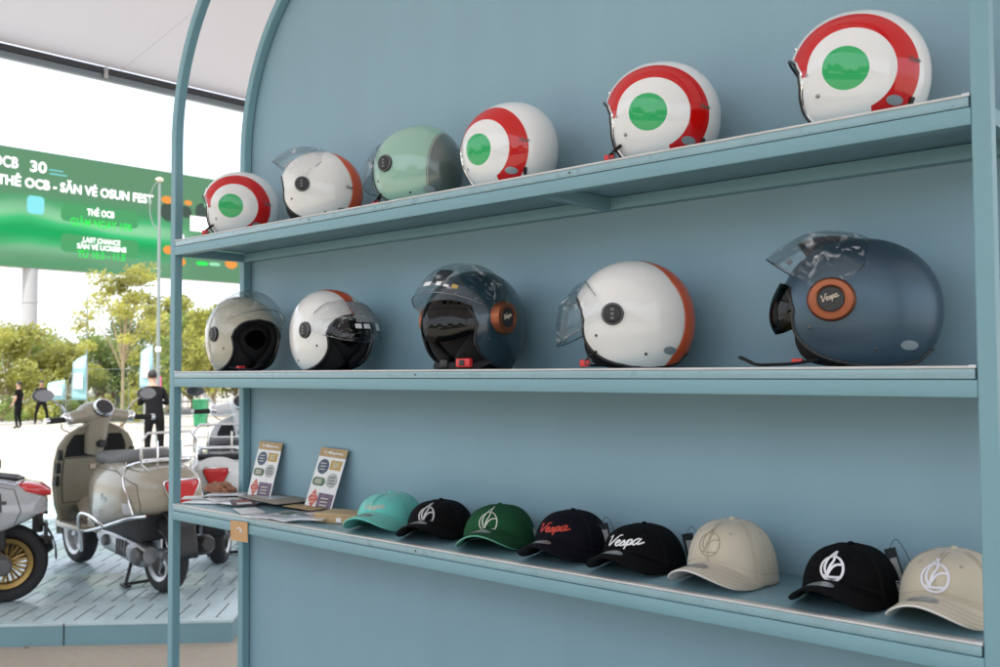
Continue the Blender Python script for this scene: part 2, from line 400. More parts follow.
# ================================================================== HELMETS
def shell_surface(a, b, zc, ear, W, cutp, N1=90, N2=110, M=30, p=2.12, ew=.96):
    xe, ze = ear
    def R(th):
        lo, hi = 0, .4
        for _ in range(40):
            m = (lo + hi) / 2; x = xe + m * cos(th); z = ze + m * sin(th)
            if abs(x / a) ** p + abs((z - zc) / b) ** p < 1: lo = m
            else: hi = m
        return lo
    pc = []
    for x, z in cutp:
        th = atan2(z - ze, x - xe)
        pc.append([th, hypot(x - xe, z - ze)])
    for i in range(1, len(pc)):                          # unwrap so theta decreases
        while pc[i][0] > pc[i - 1][0] + pi: pc[i][0] -= 2 * pi
    th0 = pc[0][0]; th1 = pc[-1][0]
    def rc(th):
        for i in range(len(pc) - 1):
            a0, a1 = pc[i][0], pc[i + 1][0]
            if a0 >= th >= a1 and a0 > a1:
                t = (a0 - th) / (a0 - a1); return pc[i][1] * (1 - t) + pc[i + 1][1] * t
        return 9
    def pt(th, t, s, k=1.0):
        t = min(1, t); r = R(th); ph = math.asin(t)
        return Vector((xe + r * t * cos(th) * k, s * W * max(0, cos(ph)) ** ew * k, ze + r * t * sin(th) * k))
    ths = [th0 + (th1 - th0) * i / N1 for i in range(N1 + 1)]
    opn = []
    for i, th in enumerate(ths):
        tm = min(1, rc(th) / R(th)); tm = 1 if i in (0, N1) else tm; opn.append((th, tm))
    cl = [(th1 + (th0 - 2 * pi - th1) * i / N2, 1) for i in range(1, N2)]
    return dict(R=R, rc=rc, pt=pt, opn=opn, cl=cl, th0=th0, th1=th1, M=M, W=W, ear=ear)
def shell_mb(S, k=1.0):
    mb = MB(); allth = S['opn'] + S['cl']; M = S['M']
    for s in (1, -1):
        P = []
        for th, tm in allth:
            phm = math.asin(min(1, tm)); P.append([S['pt'](th, sin(phm * j / M), s, k) for j in range(M + 1)])
        P.append(P[0]); mb.grid(P)
    return mb
def boundary(S, k=1.0):
    A = [S['pt'](th, tm, 1, k) for th, tm in S['opn']]; B = [S['pt'](th, tm, -1, k) for th, tm in S['opn']]
    return A + B[::-1][1:-1]
def thin_path(P, d):
    out = [P[0]]
    for q in P[1:]:
        if (q - out[-1]).length > d: out.append(q)
    return out
JET = [(.111, .142), (.104, .131), (.093, .118), (.085, .098), (.084, .074), (.085, .050), (.081, .030), (.07, .014), (.05, .006), (.02, .002), (-.02, .0), (-.06, .002), (-.085, .010), (-.0985, .03)]
DEMI = [(.117, .149), (.108, .135), (.101, .118), (.096, .098), (.098, .080), (.095, .060), (.083, .040), (.066, .025), (.045, .014), (.02, .007), (-.01, .002), (-.05, .001), (-.088, .009), (-.107, .03)]

LINING = [(.108, .149), (.104, .134), (.098, .118), (.093, .098), (.094, .078), (.097, .058), (.098, .038), (.092, .020), (.078, .008), (.055, .003), (.02, .001), (-.02, .001), (-.05, .001), (-.088, .008), (-.104, .03)]

def bull_mat():
    m, n, l, p = newmat('bullseye_gloss'); tc = n.new('ShaderNodeTexCoord'); sp = n.new('ShaderNodeSeparateXYZ'); l.new(tc.outputs['Object'], sp.inputs[0])
    def dist(cx_, cz_):
        cm = n.new('ShaderNodeCombineXYZ'); l.new(sp.outputs[0], cm.inputs[0]); l.new(sp.outputs[2], cm.inputs[2])
        d = n.new('ShaderNodeVectorMath'); d.operation = 'DISTANCE'; l.new(cm.outputs[0], d.inputs[0]); d.inputs[1].default_value = (cx_, 0, cz_); return d.outputs['Value']
    def lt(v, t):
        q = n.new('ShaderNodeMapRange'); q.inputs['From Min'].default_value = t - .0004; q.inputs['From Max'].default_value = t + .0004
        q.inputs['To Min'].default_value = 1; q.inputs['To Max'].default_value = 0; l.new(v, q.inputs['Value']); return q.outputs[0]
    def mixc(f, A, B):
        q = n.new('ShaderNodeMix'); q.data_type = 'RGBA'; l.new(f, q.inputs[0])
        for v, i in ((A, 6), (B, 7)):
            if isinstance(v, tuple): q.inputs[i].default_value = (*v, 1)
            else: l.new(v, q.inputs[i])
        return q.outputs[2]
    dR = dist(.003, .092); dG = dist(.011, .092)
    ring = lt(dR, .1045)
    fr = n.new('ShaderNodeMath'); fr.operation = 'GREATER_THAN'; fr.inputs[1].default_value = -.026; l.new(sp.outputs[0], fr.inputs[0])
    lo_ = n.new('ShaderNodeMath'); lo_.operation = 'LESS_THAN'; lo_.inputs[1].default_value = .088; l.new(sp.outputs[2], lo_.inputs[0])
    fl_ = n.new('ShaderNodeMath'); fl_.operation = 'MULTIPLY'; l.new(fr.outputs[0], fl_.inputs[0]); l.new(lo_.outputs[0], fl_.inputs[1])
    sb_ = n.new('ShaderNodeMath'); sb_.operation = 'SUBTRACT'; sb_.use_clamp = True; l.new(ring, sb_.inputs[0]); l.new(fl_.outputs[0], sb_.inputs[1])
    c = mixc(sb_.outputs[0], (.80, .80, .79), (.56, .006, .006)); c = mixc(lt(dR, .0715), c, (.80, .80, .79)); c = mixc(lt(dG, .0375), c, (.03, .42, .13))
    l.new(c, p.inputs['Base Color']); p.inputs['Roughness'].default_value = .06; p.inputs['Coat Weight'].default_value = .15; p.inputs['Coat Roughness'].default_value = .03
    return m
def stripe_mat(name, base, stripe, rough=.08, w=.05, x0=.03, coat=.15, line=(.75, .3, .2)):
    m, n, l, p = newmat(name); tc = n.new('ShaderNodeTexCoord'); sp = n.new('ShaderNodeSeparateXYZ'); l.new(tc.outputs['Object'], sp.inputs[0])
    ab = n.new('ShaderNodeMath'); ab.operation = 'ABSOLUTE'; l.new(sp.outputs[1], ab.inputs[0])
    wd = n.new('ShaderNodeMapRange'); wd.inputs['From Min'].default_value = x0; wd.inputs['From Max'].default_value = x0 - .11; wd.inputs['To Min'].default_value = 0.004; wd.inputs['To Max'].default_value = w
    l.new(sp.outputs[0], wd.inputs['Value'])
    df_ = n.new('ShaderNodeMath'); df_.operation = 'SUBTRACT'; l.new(wd.outputs[0], df_.inputs[0]); l.new(ab.outputs[0], df_.inputs[1])
    q = n.new('ShaderNodeMapRange'); q.inputs['From Min'].default_value = -.0004; q.inputs['From Max'].default_value = .0004; l.new(df_.outputs[0], q.inputs['Value'])
    q2 = n.new('ShaderNodeMapRange'); q2.inputs['From Min'].default_value = -.0035; q2.inputs['From Max'].default_value = -.0027; l.new(df_.outputs[0], q2.inputs['Value'])
    gx = n.new('ShaderNodeMath'); gx.operation = 'LESS_THAN'; gx.inputs[1].default_value = x0; l.new(sp.outputs[0], gx.inputs[0])
    f1 = n.new('ShaderNodeMath'); f1.operation = 'MULTIPLY'; l.new(q.outputs[0], f1.inputs[0]); l.new(gx.outputs[0], f1.inputs[1])
    f2 = n.new('ShaderNodeMath'); f2.operation = 'MULTIPLY'; l.new(q2.outputs[0], f2.inputs[0]); l.new(gx.outputs[0], f2.inputs[1])
    a1 = n.new('ShaderNodeMix'); a1.data_type = 'RGBA'; l.new(f2.outputs[0], a1.inputs[0]); a1.inputs[6].default_value = (*base, 1); a1.inputs[7].default_value = (*line, 1)
    a2 = n.new('ShaderNodeMix'); a2.data_type = 'RGBA'; l.new(f1.outputs[0], a2.inputs[0]); l.new(a1.outputs[2], a2.inputs[6]); a2.inputs[7].default_value = (*stripe, 1)
    l.new(a2.outputs[2], p.inputs['Base Color']); p.inputs['Roughness'].default_value = rough; p.inputs['Coat Weight'].default_value = coat; p.inputs['Coat Roughness'].default_value = .03
    return m
def split_mat(name, A, B, x0):
    m, n, l, p = newmat(name); tc = n.new('ShaderNodeTexCoord'); sp = n.new('ShaderNodeSeparateXYZ'); l.new(tc.outputs['Object'], sp.inputs[0])
    # the line between the two paints leans backward towards the top
    ad = n.new('ShaderNodeMath'); ad.operation = 'MULTIPLY_ADD'; ad.inputs[1].default_value = .1; l.new(sp.outputs[2], ad.inputs[0]); l.new(sp.outputs[0], ad.inputs[2])
    r = n.new('ShaderNodeValToRGB'); r.color_ramp.interpolation = 'CONSTANT'; e = r.color_ramp.elements
    mr = n.new('ShaderNodeMapRange'); mr.inputs['From Min'].default_value = x0 - .05; mr.inputs['From Max'].default_value = x0 + .05; l.new(ad.outputs[0], mr.inputs['Value'])
    e[0].position = 0; e[0].color = (*B, 1); e[1].position = .5; e[1].color = (.30, .34, .30, 1); q = e.new(.525); q.color = (*B, 1); q = e.new(.54); q.color = (*A, 1)
    l.new(mr.outputs[0], r.inputs[0]); l.new(r.outputs[0], p.inputs['Base Color']); p.inputs['Roughness'].default_value = .22; p.inputs['Coat Weight'].default_value = .8; p.inputs['Coat Roughness'].default_value = .05
    return m
BULL = bull_mat()
WOR2 = stripe_mat('white_orange_long', (.80, .79, .76), (.66, .085, .015), w=.030, x0=.13)
WOR = stripe_mat('white_orange_gloss', (.80, .79, .76), (.66, .085, .015), w=.052)
MINT = split_mat('mint_gloss', (.27, .47, .37), (.10, .14, .13), -.072)
BEIGE = mat('champagne_gloss', (.46, .44, .35), .14, coat=.2)
NAVY = mat('navy_gloss', (.018, .042, .06), .28, coat=.7, metal=.2)
BLUE = mat('satin_blue', (.065, .11, .15), .42, metal=.6, coat=0.1, bump=.05, bscale=400)
BRONZE = mat('bronze_ring', (.30, .095, .045), .38, metal=.75)
VISOR = clear('clear_visor', (.95, .96, .965), .06, .04)
_n = VISOR.node_tree.nodes; _l = VISOR.node_tree.links            # wrinkled protective film on the visors, scratches and reflections painted as pale streaks
_t = _n.new('ShaderNodeTexCoord'); _z = _n.new('ShaderNodeTexNoise'); _z.inputs['Scale'].default_value = 38; _z.inputs['Detail'].default_value = 5; _z.inputs['Distortion'].default_value = 1.5
_mp = _n.new('ShaderNodeMapping'); _mp.inputs['Scale'].default_value = (1, .35, 1); _l.new(_t.outputs['Object'], _mp.inputs['Vector']); _l.new(_mp.outputs[0], _z.inputs['Vector'])
_r = _n.new('ShaderNodeMapRange'); _r.inputs['From Min'].default_value = .54; _r.inputs['From Max'].default_value = .78; _r.inputs['To Max'].default_value = .55; _l.new(_z.outputs['Fac'], _r.inputs['Value'])
_d = _n.new('ShaderNodeBsdfDiffuse'); _d.inputs[0].default_value = (.75, .78, .8, 1); _x = _n.new('ShaderNodeMixShader')
_old = _n['Material Output'].inputs[0].links[0].from_socket; _l.new(_r.outputs[0], _x.inputs[0]); _l.new(_old, _x.inputs[1]); _l.new(_d.outputs[0], _x.inputs[2]); _l.new(_x.outputs[0], _n['Material Output'].inputs[0]); DARKV = clear('smoked_visor', (.05, .032, .014), .06, .02)
FILM = mat('grey_film', (.26, .27, .28), .6, var=.5, vscale=150)
DISC = mat('matt_disc', (.02, .02, .021), .5)
CREAMLET = mat('cream_letter', (.65, .55, .45), .5); GREYLET = mat('grey_letter', (.12, .12, .12), .5)

def helmet(label, px0, px1, zkey, ang, size=1.0, face='left', paint=BULL, cut=JET, visor=None, knob='black', chrome=False, strap=None,
           sunvisor=False, tilt=0, Yc=1.628, films=(), sticker=True, backword=True, wide=.108, name='helmet', group=None, height=1.0, dx=0):
    A = onY(px0, 370, Yc); B = onY(px1, 370, Yc); c = (A + B) / 2; c.x += dx
    view = Vector((c.x, c.y, 0)).normalized(); left = Vector((-view.y, view.x, 0))
    if face == 'left': f = Matrix.Rotation(-radians(ang), 3, 'Z') @ left          # positive turns away from the viewer
    else: f = Matrix.Rotation(radians(ang), 3, 'Z') @ (-view)                      # facing the viewer, turned to their right
    rz = atan2(f.y, f.x)
    root = empty(name, (c.x, c.y, SH[zkey]), rz, label, 'helmet', 'helmets displayed on the shelf')
    root.scale = (size, size, size * height)
    big = cut is DEMI
    wide_ = wide; a, b, zc = (.127, .127, .098) if big else (.119, .122, .098)
    ear = (.034, .112) if not big else (.036, .108)
    S = shell_surface(a, b, zc, ear, wide, cut)
    sh = shell_mb(S).build('shell', paint, root, 0, merge=.00005); 
    for q in sh.data.polygons: q.use_smooth = True
    mod = sh.modifiers.new('s', 'SOLIDIFY'); mod.thickness = .004; mod.offset = -1
    bd = thin_path(boundary(S), .0035)
    rim = MB().tube(bd, .0032, 8, closed=True).build('rim_trim', CHROME if chrome else mat('rim_rubber', (.02, .02, .02), .45), root, 0)
    for q in rim.data.polygons: q.use_smooth = True
    if chrome:
        MB().tube([p_ + Vector((.0035, 0, -.001)) for p_ in bd], .0028, 6, closed=True).build('rim_rubber_lip', mat('rim_rubber', (.02, .02, .02), .45), rim, 60)
    # lining: a thick dark inner shell a little below and ahead of the outer edge
    d = .008 if chrome else .013
    def grow(x, z):
        wgt = max(0, min(1, (.13 - z) / .05)); return (x - .006 + (d if not chrome else .003) * wgt * (1 if x > .03 else 0), z - (d * .5 if z < .05 else 0))
    cut2 = [(min(x, a - .012) if i == 0 else grow(x, z)[0], max(.001, grow(x, z)[1]) if i else z) for i, (x, z) in enumerate(cut)]
    if big: cut2 = LINING
    S2 = shell_surface(a - .0065, b - .008, zc, ear, wide - .008, cut2, 60, 60, 14)
    lb = shell_mb(S2)
    bd2 = thin_path(boundary(S2), .006)
    cen = Vector((0, 0, .1))
    lb.tube([p_ + (cen - p_).normalized() * .009 for p_ in bd2], .0085, 10, closed=True)
    ln = lb.build('lining', FOAM, root, 0)
    for q in ln.data.polygons: q.use_smooth = True
    # inner cap of padding
    S3 = shell_surface(a - .026, b - .026, zc, ear, wide - .027, cut2, 40, 40, 10)
    shell_mb(S3).build('padding', FOAM, ln, 60)
    bv = bvh_of([sh])
    side = 1 if (face == 'left') else -1
    # pivot knobs
    for s in (1, -1):
        if knob == 'black':
            k = MB().lathe([(0, wide + .0085), (.014, wide + .0085), (.019, wide + .0065), (.0225, wide + .002), (.0225, wide - .01)], 32, 'y')
            if s < 0: k.v = [(x, -y, z) for x, y, z in k.v]
            k.v = [(x + ear[0], y, z + ear[1]) for x, y, z in k.v]
            ko = k.build('pivot_knob', DISC, root)
            m2 = MB().lathe([(.019, wide + .0066), (.0212, wide + .0052), (.019, wide + .0036)], 32, 'y')
            for q in range(3): m2.box(-.0035 + 0, .0035, wide + .0086, wide + .0094, -.011 + q * .0085, -.006 + q * .0085, .0005)
            m2.v = [(x + ear[0], s * y, z + ear[1]) for x, y, z in m2.v]
            m2.build('knob_detail', mat('knob_grey', (.16, .16, .165), .35), ko)
        elif knob == 'bronze':
            k = MB().lathe([(.021, wide + .010), (.024, wide + .012), (.033, wide + .0105), (.037, wide + .004), (.037, wide - .014)], 48, 'y')
            k.v = [(x + ear[0], s * y, z + ear[1] + .004) for x, y, z in k.v]; ko = k.build('pivot_ring', BRONZE, root)
            m2 = MB().lathe([(0, wide + .0105), (.0195, wide + .0105), (.0215, wide + .0085), (.0215, wide)], 40, 'y')
            m2.v = [(x + ear[0], s * y, z + ear[1] + .004) for x, y, z in m2.v]; dd = m2.build('pivot_disc', DISC, ko)
            m3 = MB()
            for st in script_word():
                m3.tube([(ear[0] + (-s) * (u * cos(.35) - v * sin(.35)) * .030, s * (wide + .011), ear[1] + .004 + (u * sin(.35) + v * cos(.35)) * .030) for u, v in st], .0007, 5)
            m3.build('lettering', CREAMLET, dd)
    # small details on the shell: snaps, screws, oval sticker
    dt = MB()
    for s in (1, -1):
        for (x, z, r) in (((.058, .052, .0042), (.075, .09, .0028)) if not big else ((.07, .066, .0032), (-.028, .028, .0032))):
            loc, nn, _, _ = bv.ray_cast(Vector((x, s * .3, z)), Vector((0, -s, 0)), .5)
            if loc is not None:
                M = Matrix.Translation(loc) @ nn.to_track_quat('Z', 'Y').to_matrix().to_4x4()
                dt.lathe([(0, .0014), (r * .6, .0013), (r, .0006), (r, -.001)], 14, 'z', 0, M)
    dt.build('snap_button', mat('snap_metal', (.35, .35, .36), .3, metal=.7) if not big else SCREW, root)
    if sticker:
        m2 = MB(); s = side
        sx = -.062 if not big else -.075
        patch(m2, bv, (sx, s * .3, .035), (0, -s, 0), (-s, 0, 0), (0, 0, 1), .025, .016, 0, 8, 'oval', .0009)
        if m2.v: m2.build('oval_sticker', mat('sticker_grey', (.28, .33, .35), .3, metal=.3), root, 60)
    if backword:
        m2 = MB(); nx = Vector((-1, .62 * side, .0)).normalized(); rgt = nx.cross(Vector((0, 0, 1))) * -1
        project(m2, bv, script_word(), Vector((0, 0, .10)) + nx * .35, -nx, rgt, (0, 0, 1), .027, .0007)
        if m2.v: m2.build('lettering', GREYLET, root, 60)
        m2 = MB(); nx = Vector((-1, .55 * side, .0)).normalized()
        loc, nn, _, _ = bv.ray_cast(Vector((0, 0, .034)) + nx * .35, -nx, .5)
        if loc is not None:
            M = Matrix.Translation(loc) @ nn.to_track_quat('Z', 'Y').to_matrix().to_4x4()
            m2.box(-.004, .004, -.009, .009, -.001, .004, .0015, 0, M); m2.build('strap_clip', BLACK, root)
    if chrome:
        for s in (0,):
            m2 = MB(); loc, nn, _, _ = bv.ray_cast(Vector((.3, s, .158)), Vector((-1, 0, 0)), .5)
            if loc is not None: m2.lathe([(0, .003), (.004, .0025), (.005, -.001)], 12, 'z', 0, Matrix.Translation(loc) @ nn.to_track_quat('Z', 'Y').to_matrix().to_4x4()); m2.build('peak_snap', CHROME, root)
        for s in (1, -1):
            m2 = MB(); loc, nn, _, _ = bv.ray_cast(Vector((.3, s * .045, .155)), Vector((-1, 0, 0)), .5)
            if loc is not None: m2.lathe([(0, .003), (.004, .0025), (.005, -.001)], 12, 'z', 0, Matrix.Translation(loc) @ nn.to_track_quat('Z', 'Y').to_matrix().to_4x4()); m2.build('peak_snap', CHROME, root)
    # visor
    def visor_grid(keys, rot, Wv, lo, hi, nn_=40, mm=26, tmin=.16):
        def Rv(th):
            for i in range(len(keys) - 1):
                if keys[i][0] <= th <= keys[i + 1][0]:
                    t = (th - keys[i][0]) / (keys[i + 1][0] - keys[i][0]); t = t * t * (3 - 2 * t); return keys[i][1] * (1 - t) + keys[i + 1][1] * t
            return keys[-1][1] if th > keys[-1][0] else keys[0][1]
        P = []
        for i in range(nn_ + 1):
            row = []
            for j in range(mm * 2 + 1):
                u = (j - mm) / mm; ph0 = math.asin(tmin)
                s = -1 if u < 0 else 1
                ph = pi / 2 - abs(u) * (pi / 2 - ph0)
                w_ = i / nn_
                # corners of the visor are rounded
                rnd = 1 - .22 * max(0, abs(u) - .35) ** 1.5
                th = radians((lo + hi) / 2 + (hi - lo) / 2 * (2 * w_ - 1) * rnd)
                r = Rv(math.degrees(th)) * sin(ph); y = s * Wv * cos(ph) ** .93
                a_ = th + radians(rot); row.append(Vector((ear[0] + r * cos(a_), y, ear[1] + r * sin(a_))))
            P.append(row)
        return P
    if visor:
        keys, rot, lo, hi = visor
        P = visor_grid(keys, rot, wide + .006, lo, hi)
        vb = MB(); vb.grid(P); vo = vb.build('visor', VISOR, root, 0)
        for q in vo.data.polygons: q.use_smooth = True
        ring = P[0][7:-7]
        MB().tube(ring, .0013, 6).tube(P[-1][7:-7], .0009, 6).build('visor_edge', clear('visor_edge_clear', (.45, .5, .53), .4, .1), vo, 60)
        if films:
            for (kind, i0, i1, j0, j1) in films:
                m2 = MB(); ii = range(int(i0 * 40), int(i1 * 40) + 1); jj = range(int(j0 * 52), int(j1 * 52) + 1)
                G = [[P[i][j] + (P[i][j] - Vector((ear[0], 0, ear[1]))).normalized() * .0012 for j in jj] for i in ii]
                m2.grid(G); m2.build('film_patch' if kind == 'film' else 'sticker', {'film': FILM, 'white': WHITE, 'ochre': mat('ochre_sticker', (.5, .35, .1), .5), 'white_tri': WHITE, 'black': BLACK}[kind], vo, 60)
    if sunvisor:
        P = visor_grid([(-60, .102), (-20, .112), (30, .100), (60, .09)], 0, wide - .012, -26, 26, 20, 18, .45)
        sv = MB().grid(P).build('sun_visor', DARKV, root, 0)
        for q in sv.data.polygons: q.use_smooth = True
    if strap:
        STR = mat('strap_web', (.012, .012, .014), .8, bump=.5, bscale=400)
        if strap == 'front':       # buckled strap lying across the chin opening
            pts = smooth_pts([(.05, .078, .02), (.075, .06, .008), (.092, .03, .006), (.096, 0, .008), (.092, -.03, .007), (.075, -.06, .008), (.05, -.078, .02)], 6)
            so = MB().tube(pts, .009, 8, flat=(1, 0, .2)).build('chin_strap', STR, root)
            m2 = MB(); m2.box(.088, .101, .022, .062, .004, .024, .003)
            bo = m2.build('buckle', RED, so); m3 = MB(); m3.box(.1005, .1030, .034, .048, .008, .02, .001); m3.build('buckle_window', BLACK, bo)
            m4 = MB(); m4.box(.094, .104, -.022, .0, .003, .022, .003); m4.build('buckle_tongue', BLACK, so)
        elif strap == 'loose':     # strap end spilling out onto the shelf
            pts = smooth_pts([(.06, .06 * side, .012), (.10, .055 * side, .006), (.13, .05 * side, .0045), (.16, .045 * side, .0045), (.178, .04 * side, .012), (.19, .036 * side, .018)], 6)
            so = MB().tube(pts, .008, 8, flat=(0, 0, 1)).build('chin_strap', STR, root)
            m2 = MB(); m2.box(.086, .104, .048 * side - .011, .048 * side + .011, .0045, .0145, .002); m2.build('buckle', RED, so)
        elif strap == 'hang':
            pts = smooth_pts([(.07, .075 * side, .035), (.09, .07 * side, .02), (.096, .062 * side, .008), (.085, .05 * side, .006), (.05, .04 * side, .006)], 6)
            so = MB().tube(pts, .0075, 8, flat=(.3, 0, 1)).build('chin_strap', STR, root)
            m2 = MB(); m2.box(.086, .106, .066 * side - .009, .066 * side + .009, .003, .018, .003); m2.build('buckle', RED, so)
            m3 = MB(); m3.tube([(.088 + .007 * cos(q * .5), .078 * side, .014 + .007 * sin(q * .5)) for q in range(13)], .0014, 6, closed=False); m3.build('ring', SCREW, so)
    return root
UPV = [(-30, .143), (0, .139), (40, .131), (66, .125)]
DWN = [(-32, .138), (0, .124), (30, .108), (52, .096)]
G1 = 'white helmets with a green disc in a red ring on the top board'
helmet('helmet with green disc and red ring, next to the left upright on the top board', 204, 281, 'top', 12, .95, chrome=True, strap='hang', knob=None, height=.97, name='bullseye_helmet')
helmet('white helmet with orange rear stripe and raised clear visor on the top board', 284, 362, 'top', 12, .90, paint=WOR, visor=(UPV, 62, -24, 66), cut=DEMI, name='jet_helmet', films=(('white', .05, .2, .3, .36),), wide=.104)
helmet('mint green helmet with dark rear half, on the top board', 380, 464, 'top', 36, .915, paint=MINT, visor=(DWN, 4, -28, 46), cut=DEMI, strap='hang', name='jet_helmet', backword=False, wide=.106)
helmet('helmet with green disc and red ring, immediately right of the mint green helmet', 470, 561, 'top', 44, .95, knob=None, chrome=True, strap=None, height=.97, name='bullseye_helmet')
helmet('helmet with green disc and red ring, second from the right on the top board', 611, 724, 'top', 9, .97, knob=None, chrome=True, strap='hang', height=.97, name='bullseye_helmet')
helmet('helmet with green disc and red ring, nearest the right post on the top board', 799, 936, 'top', 5, .97, knob=None, chrome=True, strap=None, height=.97, name='bullseye_helmet')
helmet('champagne beige helmet with raised visor, at the left end of the middle board', 204, 279, 'mid', 28, 1.0, face='right', paint=BEIGE, visor=(UPV, 55, -26, 62), cut=DEMI, strap='loose', name='jet_helmet', sticker=False, backword=False, wide=.102)
helmet('white helmet with orange stripe and patterned film on its lowered visor, middle board', 292, 368, 'mid', 37, .98, face='right', paint=WOR2, visor=(DWN, 14, -28, 48), cut=DEMI, strap=None, name='jet_helmet', sticker=False, backword=False, wide=.104,
       films=(('film', .32, .78, .44, .60), ('film', .32, .78, .62, .78), ('film', .32, .62, .80, .92), ('white', .2, .28, .42, .47), ('white', .2, .28, .49, .54), ('white_tri', .18, .3, .62, .7)))
helmet('dark navy helmet with bronze pivot ring, red chin buckle and smoked inner visor', 427, 533, 'mid', -40, 1.02, face='right', paint=NAVY, visor=(UPV, 52, -28, 64), cut=DEMI, knob='bronze', sunvisor=True, strap='front', name='jet_helmet', sticker=False, backword=False, wide=.108,
       films=(('film', .55, .8, .22, .36), ('ochre', .08, .13, .66, .71), ('white', .08, .12, .60, .645), ('white', .09, .13, .54, .58), ('white', .08, .13, .46, .51)))
helmet('white helmet with orange rear stripe and lowered clear visor, in profile on the middle board', 583, 690, 'mid', 3, .97, paint=WOR, visor=(DWN, 4, -30, 46), cut=DEMI, strap='hang', name='jet_helmet', backword=False, wide=.106)
helmet('large satin blue helmet with bronze disc and raised visor, right end of middle board', 789, 941, 'mid', 3, 1.03, paint=BLUE, visor=(UPV, 64, -26, 66), cut=DEMI, knob='bronze', sunvisor=True, strap='loose', name='jet_helmet', sticker=True, backword=False, wide=.108,
       films=(('film', .25, .8, .24, .42), ('white', .08, .13, .30, .33)), height=.94)

